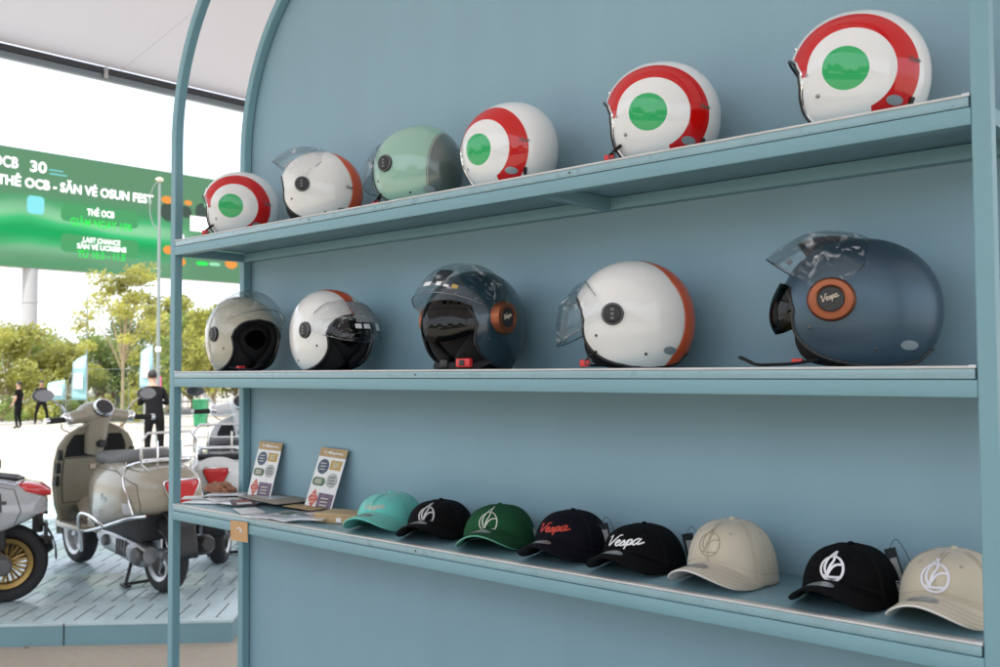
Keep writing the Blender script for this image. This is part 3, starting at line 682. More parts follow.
# ================================================================== CAPS
def cap(label, pxc, ang, colr, h=.1, logo='emblem', lcol=(.8, .8, .8), under=None, Yc=1.652, size=1.0, flag=False, sticker=True, tagk=None, squash=1, logor=.0016, lsz=.05, dx=0, lean=0, rough=.85):
    c = onY(pxc, 500, Yc); c.z = SH['low']
    root = empty('baseball_cap', (c.x + dx, c.y, c.z), -pi / 2 + radians(ang), label, 'cap', 'caps in a row on the bottom board')
    root.scale = (size, size, size)
    nm = 'cloth_%d' % (hash((colr, h)) % 99999)
    CL, n, l, p = newmat('cap_cloth'); p.inputs['Base Color'].default_value = (*colr, 1); p.inputs['Roughness'].default_value = rough; p.inputs['Sheen Weight'].default_value = .25 if sum(colr) > .2 else 0
    p.inputs['Specular IOR Level'].default_value = .12
    tc = n.new('ShaderNodeTexCoord'); w1 = n.new('ShaderNodeTexNoise'); w1.inputs['Scale'].default_value = 900; l.new(tc.outputs['Object'], w1.inputs['Vector'])
    w2 = n.new('ShaderNodeTexNoise'); w2.inputs['Scale'].default_value = 18; w2.inputs['Detail'].default_value = 3; l.new(tc.outputs['Object'], w2.inputs['Vector'])
    ad = n.new('ShaderNodeMath'); ad.operation = 'MULTIPLY_ADD'; ad.inputs[1].default_value = .25; l.new(w1.outputs['Fac'], ad.inputs[0]); l.new(w2.outputs['Fac'], ad.inputs[2])
    bp = n.new('ShaderNodeBump'); bp.inputs['Strength'].default_value = .5; bp.inputs['Distance'].default_value = .004; l.new(ad.outputs[0], bp.inputs['Height']); l.new(bp.outputs[0], p.inputs['Normal'])
    a, b = .096, .084
    seed = random.random() * 10
    zf, kd = .046, .045
    def bz(y): return max(0, zf - kd * (abs(y) / b) ** 1.9)
    def crown(ph, v):
        psi = v * pi / 2
        front = max(0, cos(ph)) ** 1.2
        e1 = .72 - .15 * front; rad = max(0, cos(psi)) ** e1
        z0 = bz(b * sin(ph)) * (1 if cos(ph) > 0 else 0) * .9
        hh = h
        z = z0 + (hh - z0) * sin(psi) ** (1.0 + .05 * front)
        k = 1.0
        sm = abs(((ph / (pi / 3) + .0) % 1.0) - .5) * 2       # 1 at the seams
        k -= .012 * max(0, (sm - .9) / .1) * (1 - v)
        k += .026 * sin(3 * ph + seed) * sin(psi * 2.2 + seed) * (1 - front * .7) + .006 * sin(7 * ph + 2 * seed) * (1 - v)
        x = a * rad * cos(ph) * k * (1 if cos(ph) > 0 else squash * .93) + .010 * front * sin(psi * 2) - .012 * sin(psi) ** 2 * lean
        y = b * rad * sin(ph) * k
        return Vector((x, y, z))
    NP, NV = 120, 26
    mb = MB(); mb.grid([[crown(2 * pi * i / NP, (j / NV)) for i in range(NP)] for j in range(NV + 1)], 0, True)
    cr_ = mb.build('crown', CL, root, 0, merge=.00005)
    for q in cr_.data.polygons: q.use_smooth = True
    so = cr_.modifiers.new('s', 'SOLIDIFY'); so.thickness = .002; so.offset = -1
    # stitching lines
    mb = MB(); SEAM = mat('seam_%s' % (str([round(x, 2) for x in colr])), tuple(min(1, x * .72) for x in colr), .9)
    for k in range(6):
        ph = pi / 6 + k * pi / 3 if False else k * pi / 3 + (0 if k in (0, 3) else 0)
        for o_ in (-.022, .022):
            mb.tube([crown(ph + o_ / max(.15, cos(j / 20 * pi / 2)), j / 20) * 1.001 + Vector((0, 0, .0004)) for j in range(0, 19)], .0005, 5)
    mb.tube([crown(2 * pi * i / 80, .12) * 1.002 for i in range(80)], .0004, 5, closed=True)
    mb.build('seam_stitch', SEAM, cr_, 60)
    for k in range(6):
        p0 = crown(k * pi / 3 + pi / 6, .60); c0 = Vector((0, 0, h * .3)); nn = (p0 - c0).normalized(); M = Matrix.Translation(p0 + nn * .0006) @ nn.to_track_quat('Z', 'Y').to_matrix().to_4x4()
        MB().lathe([(.0014, .0), (.0020, .0007), (.0028, .0)], 14, 'z', 0, M).build('eyelet', SEAM, cr_, 60)
    tp = crown(0, 1)
    mb = MB(); mb.ball((tp.x, 0, tp.z + .001), (.0065, .0065, .0045), 14); mb.build('button', CL, root, 60)
    # brim
    Lb = .092; P = [[], []]
    G = []; 
    for i in range(41):
        s = -1 + 2 * i / 40; ph = s * radians(78); base = Vector((a * .985 * cos(ph), b * .985 * sin(ph), bz(b * sin(ph))))
        row = []
        for j in range(13):
            t = j / 12; ln = Lb * (1 - abs(s) ** 3) ** .55
            x = base.x + ln * t; y = base.y * (1 - .05 * t * abs(s)); z = bz(abs(y)) + .003 + t * (-.001 - .012 * (abs(y) / b) ** 2)
            row.append(Vector((x, y, max(.0012, z))))
        G.append(row)
    under = under or colr
    UM = mat('brim_under_%s' % (str([round(x, 2) for x in under])), under, .8)
    mb = MB(); mb.grid(G); br = mb.build('brim', [CL], root, 0)
    if br.data.polygons[len(br.data.polygons) // 2].normal.z < 0: br.data.flip_normals()
    for q in br.data.polygons: q.use_smooth = True
    br.data.materials.append(UM)
    so = br.modifiers.new('s', 'SOLIDIFY'); so.thickness = .0032; so.offset = -1; so.material_offset = 1; so.material_offset_rim = 1 if under != colr else 0
    mb = MB()
    for tt in (.35, .55, .75, .93):
        pts = [G[i][0].lerp(G[i][12], tt) + Vector((0, 0, .0003)) for i in range(3, 38)]
        mb.tube(pts, .00035, 4)
    mb.build('brim_stitch', SEAM, br, 60)
    bv = bvh_of([cr_])
    LM = mat('logo_%s' % str([round(x, 2) for x in lcol]), lcol, .6, bump=.4, bscale=500)
    mb = MB()
    if logo == 'emblem': project(mb, bv, emblem(), (.4, 0, h * .69), (-1, 0, 0), (0, 1, 0), (0, 0, 1), lsz, logor * 1.3, .001)
    else: project(mb, bv, [[(u, v * .62 + .12 * u) for u, v in st] for st in script_word()], (.4, 0, h * .66), (-1, 0, 0), (0, 1, 0), (0, 0, 1), lsz, logor, .001)
    mb.build('embroidery', LM, cr_, 60)
    if flag:
        mb = MB(); project(mb, bv, NEFLAG, (-.01, .4, h * .32), (0, -1, 0), (-1, 0, 0), (0, 0, 1), .022, .0008, .0008)
        mb.build('flag_embroidery', mat('logo_white', (.8, .8, .8), .6), cr_, 60)
    if sticker:
        bb = bvh_of([br]); mb = MB()
        patch(mb, bb, (a + Lb * .48, -.004, .3), (0, 0, -1), (0, 1, 0), (-1, 0, 0), .046, .034, 0, 10, 'oval', .001)
        if mb.v:
            st = mb.build('brim_sticker', mat('foil_sticker', (.30, .33, .36), .3, metal=.6, var=.3, vscale=150), br, 60)
            mb = MB(); project(mb, bb, [[(cos(q * .4) * .5, sin(q * .4) * .42) for q in range(17)]], (a + Lb * .48, -.004, .3), (0, 0, -1), (0, 1, 0), (-1, 0, 0), .026, .0006, .0016); mb.build('sticker_ring', mat('foil_gold', (.6, .58, .5), .4, metal=.5), st, 60)
    if tagk:
        mb = MB(); tx, ty, tz, ra, tw, th_ = tagk
        M = Matrix.Translation((tx, ty, tz)) @ Matrix.Rotation(ra, 4, 'Z') @ Matrix.Rotation(radians(-18), 4, 'Y')
        mb.box(-.0006, .0006, -tw / 2, tw / 2, 0, th_, 0, 0, M); to = mb.build('swing_tag', mat('black_card', (.015, .015, .016), .5), root)
        mb = MB(); mb.box(.0008, .0014, -tw * .3, tw * .3, th_ * .15, th_ * .8, 0, 0, M); mb.box(-.0014, -.0008, -tw * .3, tw * .3, th_ * .15, th_ * .8, 0, 0, M); mb.build('tag_print', mat('tag_print', (.45, .45, .44), .6), to)
        mb = MB(); mb.tube(smooth_pts([M @ Vector((0, 0, th_)), M @ Vector((.02, 0, th_ + .01)), (tx * .7, ty * .7, .045)], 6), .0006, 5); mb.build('tag_string', BLACK, to)
    return root
cap('turquoise cap with small grey lettering, beside the kraft box', 391, 22, (.16, .60, .53), .086, 'script', (.55, .52, .45), size=1.0, lsz=.062, logor=.0013, tagk=None, sticker=True, under=(.16, .60, .53), Yc=1.65)
cap('black cap with grey round emblem, between the turquoise and the green cap', 441, 24, (.005, .0045, .005), .084, 'emblem', (.5, .5, .5), lsz=.037, logor=.0018, size=.97)
cap('dark green cap with pale round emblem and a small flag on its side', 500, 26, (.016, .085, .035), .087, 'emblem', (.55, .6, .5), lsz=.040, flag=True, logor=.0013, size=1.0, under=(.12, .38, .28))
cap('navy black cap with red lettering, fourth from the left end of the row', 573, 10, (.006, .006, .011), .098, 'script', (.48, .04, .02), lsz=.076, logor=.0019, size=.96)
cap('black cap with white lettering and a black tag behind it', 644, 8, (.004, .004, .005), .085, 'script', (.8, .8, .82), lsz=.080, logor=.0018, size=.98, tagk=(-.03, -.098, .005, 1.2, .03, .07), squash=.95)
cap('tall beige cap with tone on tone emblem, middle of the bottom board', 732, 2, (.54, .49, .39), .115, 'emblem', (.36, .31, .24), lsz=.040, logor=.0009, under=(.62, .62, .62), size=.98, tagk=(-.03, -.098, .004, 1.3, .03, .07))
cap('black cap with white round emblem and side flag, second from the right post', 850, 3, (.004, .004, .005), .096, 'emblem', (.82, .82, .86), lsz=.038, logor=.0019, flag=True, size=.96)
cap('beige cap with white embroidered emblem, partly behind the right post', 953, 0, (.54, .49, .38), .104, 'emblem', (.72, .72, .80), lsz=.039, logor=.0016, under=(.7, .7, .68), size=1.0, tagk=(-.04, -.094, .004, 1.4, .035, .085))
# ================================================================== PAPER GOODS ON THE LOWER BOARD
ZL = SH['low']
def lay(name, label, cat, cx_, cy_, w, d, th, rz, m, z, group=None, tilt=0, prints=None):
    o = MB().box(-w / 2, w / 2, -d / 2, d / 2, 0, th, min(.0008, th / 3)).build(name, m)
    o.location = (cx_, cy_, z); o.rotation_euler = (tilt, 0, rz); tag(o, label, cat, group)
    if prints:
        for (x0, x1, y0, y1, pm) in prints: MB().box(x0, x1, y0, y1, th + .0002, th + .0007).build('print', pm, o)
    return o
def pal(name, c, **k): return mat(name, c, .6, **k)
STK = [pal('ink_navy', (.07, .10, .16), var=.5, vscale=120), pal('ink_ochre', (.50, .34, .10), var=.3, vscale=120), pal('ink_green', (.10, .17, .10), var=.4, vscale=120), pal('ink_grey', (.42, .44, .42), var=.4, vscale=160), pal('ink_red', (.60, .12, .09), var=.3, vscale=120), pal('ink_plum', (.16, .11, .17), var=.5, vscale=120)]
def sheet(label, bl, br_, tl):
    bl, br_, tl = Vector(bl), Vector(br_), Vector(tl)
    root = empty('sticker_sheet', bl, 0, label, 'sticker sheet')
    X = (br_ - bl); w = X.length; X.normalize(); Yv = (tl - bl); Yv = Yv - X * Yv.dot(X); h = Yv.length; Yv.normalize(); Z = X.cross(Yv)
    M = Matrix(((X.x, Yv.x, Z.x, 0), (X.y, Yv.y, Z.y, 0), (X.z, Yv.z, Z.z, 0), (0, 0, 0, 1)))
    MB().box(0, w, 0, h * .86, 0, .0012, 0, 0, M).build('card', PAPER, root)
    hd = MB().box(0, w, h * .862, h, 0, .0022, .0004, 0, M).build('header', KRAFT, root)
    m2 = MB()
    for st in script_word(): m2.tube([M @ Vector((w * (.52 + .8 * u), h * (.915 + .10 * v), .0028)) for u, v in st], .0011, 5)
    m2.build('header_script', PAPER, hd)
    def shp(kind, u, v, su, sv, mi):
        su *= 1.18; sv *= 1.15
        if kind == 'oval': poly = [(u + su * cos(t * pi / 10), v + sv * sin(t * pi / 10)) for t in range(20)]
        elif kind == 'dia': poly = [(u - su, v), (u, v - sv), (u + su, v), (u, v + sv)]
        elif kind == 'pill': poly = [(u + su * .55 + sv * cos(t), v + sv * sin(t)) for t in [-pi / 2 + q * pi / 8 for q in range(9)]] + [(u - su * .55 + sv * cos(t), v + sv * sin(t)) for t in [pi / 2 + q * pi / 8 for q in range(9)]]
        else: poly = [(u - su, v - sv), (u + su, v - sv), (u + su, v + sv), (u - su, v + sv)]
        o = MB().prism(poly, .0014, .0020, 0, M).build('sticker', STK[mi], root)
        m3 = MB()
        for q in range(3): 
            a0, a1 = M @ Vector((u - su * .5, v + sv * (.4 - .4 * q), .0024)), M @ Vector((u + su * .5, v + sv * (.45 - .4 * q), .0024)); m3.tube([a0, a1], su * .07, 4)
        m3.build('sticker_print', mat('print_cream', (.6, .58, .5), .6) if mi != 3 else GREYLET, o)
    shp('oval', w * .28, h * .70, w * .17, h * .105, 0); shp('rect', w * .72, h * .74, w * .17, h * .065, 1)
    shp('pill', w * .27, h * .46, w * .20, h * .058, 2); shp('oval', w * .73, h * .50, w * .17, h * .10, 3)
    shp('dia', w * .24, h * .19, w * .15, h * .13, 4); shp('rect', w * .68, h * .16, w * .23, h * .115, 5)
    return root
def zl(p, z): p = Vector(p); p.z = z; return p
b0 = onZ(245, 496, ZL); b0 = Vector((-2.655, 1.718, ZL + .001)); t0 = onY(261, 441, 1.764)
sheet('white card of assorted stickers leaning on the panel, nearer the left post', onY(247, 497, 1.715), onY(269.5, 501, 1.715), onY(260, 441, 1.762))
sheet('white card of assorted stickers leaning on the panel, nearer the kraft box', onY(303.5, 509, 1.70), onY(330, 514.5, 1.70), onY(314, 446, 1.762))
GL = pal('glossy_leaflet', (.72, .74, .77), var=.3, vscale=25, bump=1, bscale=30); GL.node_tree.nodes['Principled BSDF'].inputs['Roughness'].default_value = .18
BR = pal('brown_envelope', (.34, .29, .23), var=.15, vscale=30); DKP = pal('dark_leaflet', (.10, .06, .06), var=.6, vscale=60)
GRP = 'glossy printed packets heaped at the left end of the bottom board'
def pk(px, py, w, d, rz, m, zo, lab, name='sticker_packet', cat='packet', prints=None, tilt=0, th=.002):
    c = onZ(px, py, ZL); return lay(name, lab, cat, c.x, c.y, w, d, th, rz, m, ZL + zo, None, tilt, prints)
pk(207, 502, .12, .09, .5, GL, .001, 'glossy grey white packet, nearest the left post of the lower board')
pk(222, 500, .13, .09, -.2, PAPER, .004, 'white leaflet laid over grey packet beside the left post', 'leaflet', 'leaflet', [(-.05, .03, -.03, .01, GL)])
pk(236, 505, .13, .08, .1, GL, .007, 'glossy packet under the dark red card')
pk(249, 512, .12, .065, -.35, PAPER, .003, 'white leaflet above the hanging kraft label', 'leaflet', 'leaflet')
pk(243, 506, .12, .07, -.5, DKP, .010, 'dark red and brown printed card on the paper heap', 'printed_card', 'card', [(-.045, .0, -.022, .02, pal('ink_rust', (.35, .08, .06), var=.4, vscale=90)), (.01, .05, -.02, .022, PAPER)])
pk(276, 503, .25, .13, -.12, BR, .0135, 'large grey brown paper envelope at the foot of the sticker cards', 'envelope', 'envelope', [(-.07, .02, -.03, .03, GL)], tilt=.0)
pk(299, 515, .15, .085, .15, GL, .001, 'glossy grey packet in front of the brown envelope', prints=[(-.05, -.01, -.03, .02, STK[2]), (.01, .05, -.02, .03, STK[0])])
pk(318, 517, .14, .08, -.25, pal('packet_dark', (.22, .25, .26), var=.6, vscale=45), .004, 'grey green printed packet before the second sticker card', prints=[(-.05, .0, -.02, .02, GL)])
pk(306, 510, .14, .06, .0, KRAFT, .0075, 'kraft paper strip at the foot of the second sticker card', 'paper_strip', 'paper')
pk(332, 521, .11, .06, .35, GL, .0065, 'glossy silver packet touching the kraft box', prints=[(-.04, .0, -.02, .02, STK[0])])
for px_, py_, w_, d_, r_, m_, zo_, lab_, nm_ in ((262, 518, .10, .06, .2, GL, .005, 'small glossy packet just right of the hanging kraft label', 'sticker_packet'), (284, 521, .11, .06, -.15, GL, .007, 'glossy packet in front of the printed packets, at the board edge', 'sticker_packet'), (196, 499, .08, .07, .9, PAPER, .004, 'white slip touching the left post on the bottom board', 'leaflet'), (228, 498, .12, .08, .7, GL, .0125, 'bright glossy packet on top of the heap before the brown wrap', 'sticker_packet'), (309, 522, .10, .05, .4, GL, .009, 'silvery packet on top, left of the kraft box', 'sticker_packet')):
    pk(px_, py_, w_, d_, r_, m_, zo_, lab_, nm_, 'packet' if nm_ == 'sticker_packet' else 'leaflet')
# crumpled brown wrap at the back of the heap
bm = bmesh.new(); bmesh.ops.create_icosphere(bm, subdivisions=3, radius=1)
for v in bm.verts:
    q = v.co.copy(); k = 1 + .22 * sin(q.x * 7 + q.z * 5) * cos(q.y * 6) + .1 * sin(q.x * 15 + q.y * 11)
    v.co = Vector((q.x * .055 * k, q.y * .03 * k, max(-.013, q.z * .021 * k)))
me = bpy.data.meshes.new('paper_wrap'); bm.to_mesh(me); bm.free(); me.materials.append(mat('brown_wrap', (.30, .13, .075), .7, var=.35, vscale=40))
o = bpy.data.objects.new('paper_wrap', me); col.objects.link(o); c = onY(221, 493, 1.70); o.location = (c.x, 1.70, ZL + .022); o.rotation_euler = (0, .1, .3)
tag(o, 'small reddish brown crumpled wrap behind the leaflets next to the left post', 'paper wrap')
# small kraft box
kx = empty('cardboard_box', onZ(346, 521, ZL) + Vector((0, 0, 0)), radians(18), 'small flat kraft box with a white label, beside the turquoise cap', 'box')
kx.location.z = ZL
MB().box(-.07, .07, -.045, .045, 0, .019, .001).build('tray', KRAFT, kx)
MB().box(-.071, .071, -.046, .0445, .0195, .024, .001).build('lid', mat('kraft_light', (.52, .38, .22), .75, var=.1, vscale=50), kx)
MB().box(-.0005, .0155, -.0468, -.0462, .003, .0145).build('label_sticker', PAPER, kx)
# hanging kraft label on the front beam
c0 = onY(239, 531, 1.497)
tg = MB().box(-.042, .042, -.0009, 0, -.028, .027, 0).build('kraft_label', mat('kraft_orange', (.55, .33, .15), .7, var=.08, vscale=60))
tg.location = (c0.x, 1.4975, c0.z); tg.rotation_euler = (0, -.03, 0); tag(tg, 'orange brown card label with white mark on the front edge of the bottom board', 'label')
m2 = MB(); m2.tube(smooth_pts([(-.008, -.0018, .004), (.0, -.0018, .009), (.012, -.0018, .004), (.016, -.0018, -.004)], 5), .0018, 5); m2.tube([(.004, -.0018, .004), (.008, -.0018, -.002)], .0012, 5); m2.build('printed_mark', PAPER, tg)

# ================================================================== SCOOTER PLATFORM
pf = empty('display_platform', (-4.691, 2.973, 0), radians(45.5), 'low dusty teal platform of slotted boards under the scooters', 'platform')
# local frame: x along front edge (left is negative), y to the back
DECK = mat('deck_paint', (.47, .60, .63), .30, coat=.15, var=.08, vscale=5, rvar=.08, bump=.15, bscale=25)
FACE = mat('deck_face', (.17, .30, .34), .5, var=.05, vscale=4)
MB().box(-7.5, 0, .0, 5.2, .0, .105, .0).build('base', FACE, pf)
mb = MB(); ny = 26
for i in range(4):
    y0 = i * 1.3
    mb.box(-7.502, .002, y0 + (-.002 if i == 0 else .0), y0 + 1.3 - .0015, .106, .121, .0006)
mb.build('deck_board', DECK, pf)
mb = MB()
for r in range(12):
    for k in range(36):
        x = -.10 - k * .11 - (r % 2) * .05; y = .06 + r * .42
        mb.box(x - .0035, x + .0035, y, y + .33, .1205, .1216)
mb.build('slot', mat('slot_dark', (.03, .05, .055), .8), pf)
mb = MB(); mb.box(-.905, -.899, -.004, .001, .0, .12); mb.build('joint', mat('slot_dark', (.03, .05, .055), .8), pf)
# pebbles near the platform
for (x_, y_, s_) in ((78, 643, .028), (85, 644, .022), (26, 648, .012)):
    bm = bmesh.new(); bmesh.ops.create_icosphere(bm, subdivisions=2, radius=1)
    for v in bm.verts: v.co *= 1 + random.uniform(-.18, .18)
    me = bpy.data.meshes.new('stone'); bm.to_mesh(me); bm.free(); me.materials.append(mat('stone_grey', (.25, .22, .17), .9, var=.2, vscale=30))
    o = bpy.data.objects.new('stone', me); col.objects.link(o); o.scale = (s_ * 1.4, s_, s_ * .6); c = onZ(x_, y_, 0); o.location = (c.x, c.y, s_ * .3)
    tag(o, {78: 'small brown stone touching the foot of the platform, left of a pair', 85: 'small brown stone touching the foot of the platform, right of a pair', 26: 'tiny pebble on the concrete left of the pair of stones'}[x_], 'stone')

# ================================================================== SCOOTERS
def loft(sections, n=28, be=0):
    """sections: (x, z centre, half width, half height up, half height down, exponent)"""
    P = []
    for (x, zc_, w, hu, hd, e) in sections:
        row = []
        for k in range(n):
            a_ = 2 * pi * k / n; c_, s_ = cos(a_), sin(a_)
            ee = e if s_ > 0 else e + be; row.append(Vector((x, w * (abs(c_) ** (2 / ee)) * (1 if c_ > 0 else -1), zc_ + (hu if s_ > 0 else hd) * (abs(s_) ** (2 / ee)) * (1 if s_ > 0 else -1))))
        P.append([Vector((tailx(q.x), q.y, q.z)) for q in row])
    return P
def tailx(x): return x if x > -.3 else -.3 + (x + .3) * .80
def wheel(root, x, z, R_, paint, rimr=.155, spokes=12, w=.055):
    t = MB(); prof = []
    for k in range(25):
        a_ = 2 * pi * k / 24; c_, s_ = cos(a_), sin(a_); prof.append((R_ - .042 + .042 * (abs(c_) ** .85) * (1 if c_ > 0 else -1), w * (abs(s_) ** .7) * (1 if s_ > 0 else -1)))
    t.lathe(prof, 40, 'y'); t.v = [(a + x, b, c + z) for a, b, c in t.v]
    wh = t.build('tyre', RUBBER, root, 50)
    m2 = MB(); m2.lathe([(rimr - .016, -.042), (rimr + .010, -.052), (rimr + .010, .052), (rimr - .016, .042), (rimr - .024, .02), (rimr - .024, -.02)], 40, 'y', closed=True)
    m2.lathe([(.0, -.05), (.035, -.05), (.04, -.03), (.04, .03), (.035, .05), (0, .05)], 20, 'y')
    for k in range(spokes):
        a_ = 2 * pi * k / spokes; m2.tube([(.035 * cos(a_), .02, .035 * sin(a_)), (rimr * cos(a_ + .12), .012, rimr * sin(a_ + .12))], .008, 6)
        m2.tube([(.035 * cos(a_), -.02, .035 * sin(a_)), (rimr * cos(a_ - .12), -.012, rimr * sin(a_ - .12))], .008, 6)
    m2.v = [(a + x, b, c + z) for a, b, c in m2.v]; m2.build('rim', paint, wh)
    return wh
def scooter(label, loc, rz, paint, seatm, rimm, rack=True, style='gt', screen=True, plate=True, steer=0):
    r = empty('motor_scooter', loc, rz, label, 'scooter', 'scooters on the platform')
    ax, fx, WR = -.66, .68, .232
    wheel(r, ax, WR, WR, rimm, rimr=.138 if style == 'sport' else .15, spokes=12 if style == 'sport' else 5)
    wheel(r, fx, WR, WR - .004, rimm, spokes=12 if style == 'sport' else 5)
    # rear body with bulging cowls
    P = loft([(.17, .60, .09, .12, .17, 2.2), (.14, .58, .15, .18, .23, 2.4), (.06, .57, .19, .21, .235, 2.5), (-.10, .575, .225, .225, .215, 2.6), (-.30, .59, .25, .22, .195, 2.6), (-.52, .60, .255, .205, .165, 2.5), (-.72, .61, .235, .185, .135, 2.5), (-.86, .62, .195, .165, .12, 2.5), (-.95, .63, .15, .13, .10, 2.3), (-.985, .64, .08, .07, .06, 2)], 36, 2.2)
    b = MB().grid(P, 0, True); b.add([p_ for p_ in P[0]], [tuple(range(36))]); b.add([p_ for p_ in P[-1]], [tuple(range(36))]); 
    if style == 'sport': b.v = [(x * 1.04, y, (z - max(0, (-x - .25)) * .17) if z > .6 else z - .045 + max(0, (-x - .55)) * .16) for x, y, z in b.v]
    body = b.build('rear_body', paint, r, 50)
    bvb = bvh_of([body])
    # cowl crease and badge
    m2 = MB()
    for s in (1, -1):
        m2.tube(smooth_pts([(-.50, s * .165, .795), (-.62, s * .225, .70), (-.74, s * .238, .60), (-.80, s * .225, .50)], 6), .008, 6)
    m2.v = [(tailx(x), y, z) for x, y, z in m2.v]
    if style != 'sport': m2.build('cowl_trim', CHROME, body, 60)
    m2 = MB(); project(m2, bvb, script_word(), (-.32, .5, .56), (0, -1, 0), (-1, 0, 0), (0, 0, 1), .11, .0035, .002); m2.build('badge', SILVER, body, 60)
    m2 = MB()
    for s in (1, -1): project(m2, bvb, [[(.06, .16), (-.42, .165), (-.70, .10)], [(.055, .16), (.085, .0), (.06, -.17)], [(-.70, .10), (-.735, -.02), (-.70, -.10)]] if s > 0 else [[(-.06, .16), (.42, .165), (.70, .10)]], (0, s * .6, .58), (0, -s, 0), (s, 0, 0), (0, 0, 1), 1, .0028, .0008, dist=.8)
    m2.build('panel_gap', mat('gap_dark', (.05, .05, .045), .8), body, 60)
    if style == 'sport':
        m2 = MB(); project(m2, bvb, [[(-.4, -.3), (.0, .5)], [(.0, .5), (.05, -.3)], [(-.2, .1), (.3, .1)]], (-.62, .5, .60), (0, -1, 0), (-1, 0, 0), (0, 0, 1), .13, .012, .002); m2.build('side_graphic', mat('graphic_dark', (.05, .05, .055), .4), body, 60)
    else:
        m2 = MB(); patch(m2, bvb, (-.62, .5, .53), (0, -1, 0), (-1, 0, 0), (0, 0, 1), .09, .07, 0, 6, 'rect', .003)
        if m2.v: lb = m2.build('data_label', mat('label_grey', (.5, .5, .52), .4, var=.4, vscale=200), body, 60)
    # seat
    P = loft([(.20, .80, .07, .02, .05, 2.4), (.14, .80, .12, .035, .06, 2.6), (0, .805, .145, .04, .06, 2.8), (-.2, .80, .155, .045, .06, 2.8), (-.34, .815, .15, .055, .06, 2.8), (-.5, .83, .14, .055, .06, 2.6), (-.64, .83, .11, .045, .05, 2.4), (-.71, .825, .05, .02, .03, 2)])
    b = MB().grid(P, 0, True); b.add(P[0], [tuple(range(28))]); b.add(P[-1], [tuple(range(28))]); so = b.build('seat', seatm, r, 50)
    if style != 'sport':
        m2 = MB()
        m2.tube(smooth_pts([(-.45, .17, .77), (-.6, .175, .80), (-.72, .12, .82), (-.76, 0, .825), (-.72, -.12, .82), (-.6, -.175, .80), (-.45, -.17, .77)], 6), .010, 8); m2.build('grab_rail', CHROME, r, 60)
    # floor and spine, leg shield
    m2 = MB(); m2.box(.10, .54, -.235, .235, .30, .345, .02); m2.box(-.02, .16, -.17, .17, .30, .46, .03)
    fl = m2.build('floorboard', paint, r)
    for y in (-.20, -.155, -.11, .11, .155, .20): m3 = MB(); m3.box(.16, .50, y - .008, y + .008, .3455, .351, .002); m3.build('floor_strip', RUBBER, fl)
    m3 = MB(); m3.tube([(.10, .195, .315), (.55, .195, .318)], .009, 6); m3.tube([(.10, -.195, .315), (.55, -.195, .318)], .009, 6); m3.build('floor_trim', CHROME, fl)
    def shield_w(z):
        pts = [(.30, .17), (.36, .20), (.45, .235), (.6, .265), (.75, .27), (.86, .255), (.93, .21), (.975, .14), (1.0, .08)]
        for i in range(len(pts) - 1):
            if pts[i][0] <= z <= pts[i + 1][0]: t = (z - pts[i][0]) / (pts[i + 1][0] - pts[i][0]); return pts[i][1] * (1 - t) + pts[i + 1][1] * t
        return pts[-1][1]
    def xs_(z, u):                                      # lean of the shield and its wrap around
        return .66 - .26 * (z - .3) - .10 * abs(u) ** 2.2
    P = []; Q = []
    for i in range(29):
        z = .30 + .70 * i / 28; w = shield_w(z)
        P.append([Vector((xs_(z, u / 10), w * u / 10, z)) for u in range(-10, 11)])
        Q.append([Vector((xs_(z, u / 10) - .022 - .05 * (1 - abs(u / 10) ** 3) * (1 if z > .42 else .3), w * u / 10 * .985, z)) for u in range(-10, 11)])
    b = MB(); b.grid(P); b.grid(Q)
    for i in range(28):
        for e in (0, 20): b.add([P[i][e], P[i + 1][e], Q[i + 1][e], Q[i][e]], [(0, 1, 2, 3)])
    b.add(P[28] + Q[28][::-1], [tuple(range(42))])
    ls = b.build('leg_shield', paint, r, 45)
    rimp = [P[i][0] for i in range(29)] + P[28][1:-1] + [P[i][20] for i in range(28, -1, -1)]
    MB().tube(rimp, .010, 8).build('shield_edge', paint if style != 'x' else CHROME, ls, 60)
    # inner glove box cover and dark recess
    def inner(z, u, o=.012): w = shield_w(z) * .80; z_ = z; uu = u * .8; return Vector((xs_(z_, uu) - .022 - .05 * (1 - abs(uu) ** 3) - o, w * u, z_))
    G = [[inner(.78 + .155 * i / 6, u / 8, .004) for u in range(-8, 9)] for i in range(7)]; MB().grid(G).build('upper_recess', BLACK, ls, 60)
    G = [[inner(.46 + .31 * i / 6, u / 8, .006) for u in range(-8, 9)] for i in range(7)]; gb = MB().grid(G).build('glovebox_door', paint, ls, 60)
    MB().tube([G[0][0]] + [G[i][0] for i in range(7)] + G[6][1:] + [G[i][16] for i in range(5, -1, -1)] + G[0][::-1][1:], .0025, 5).build('door_gap', mat('gap_dark', (.05, .05, .045), .8), gb, 60)
    m2 = MB(); q = inner(.70, .05, .01); m2.box(q.x - .01, q.x, q.y - .03, q.y + .01, q.z - .015, q.z + .02, .003); m2.build('latch', CREAMLET, gb)
    for s in (1, -1):
        m2 = MB()
        for q in range(3):
            z = .62 + q * .09; u_ = s * .93; w = shield_w(z)
            m2.box(xs_(z, u_) - .055, xs_(z, u_) - .02, s * w * .95 - .016, s * w * .95 + .016, z - .035, z + .035, .006)
        m2.build('side_vent', BLACK, ls)
    # steering head, handlebar, dial
    hb = empty('handlebar', (.405, 0, 1.0), steer); hb.parent = r
    b = MB()
    b.tube([(.045, 0, -.19), (.02, 0, -.06), (.0, 0, .06)], [.060, .080, .085], 20)
    hb.scale = (1.05, 1.05, 1.05)
    hd = b.build('steering_head', paint, hb, 60)
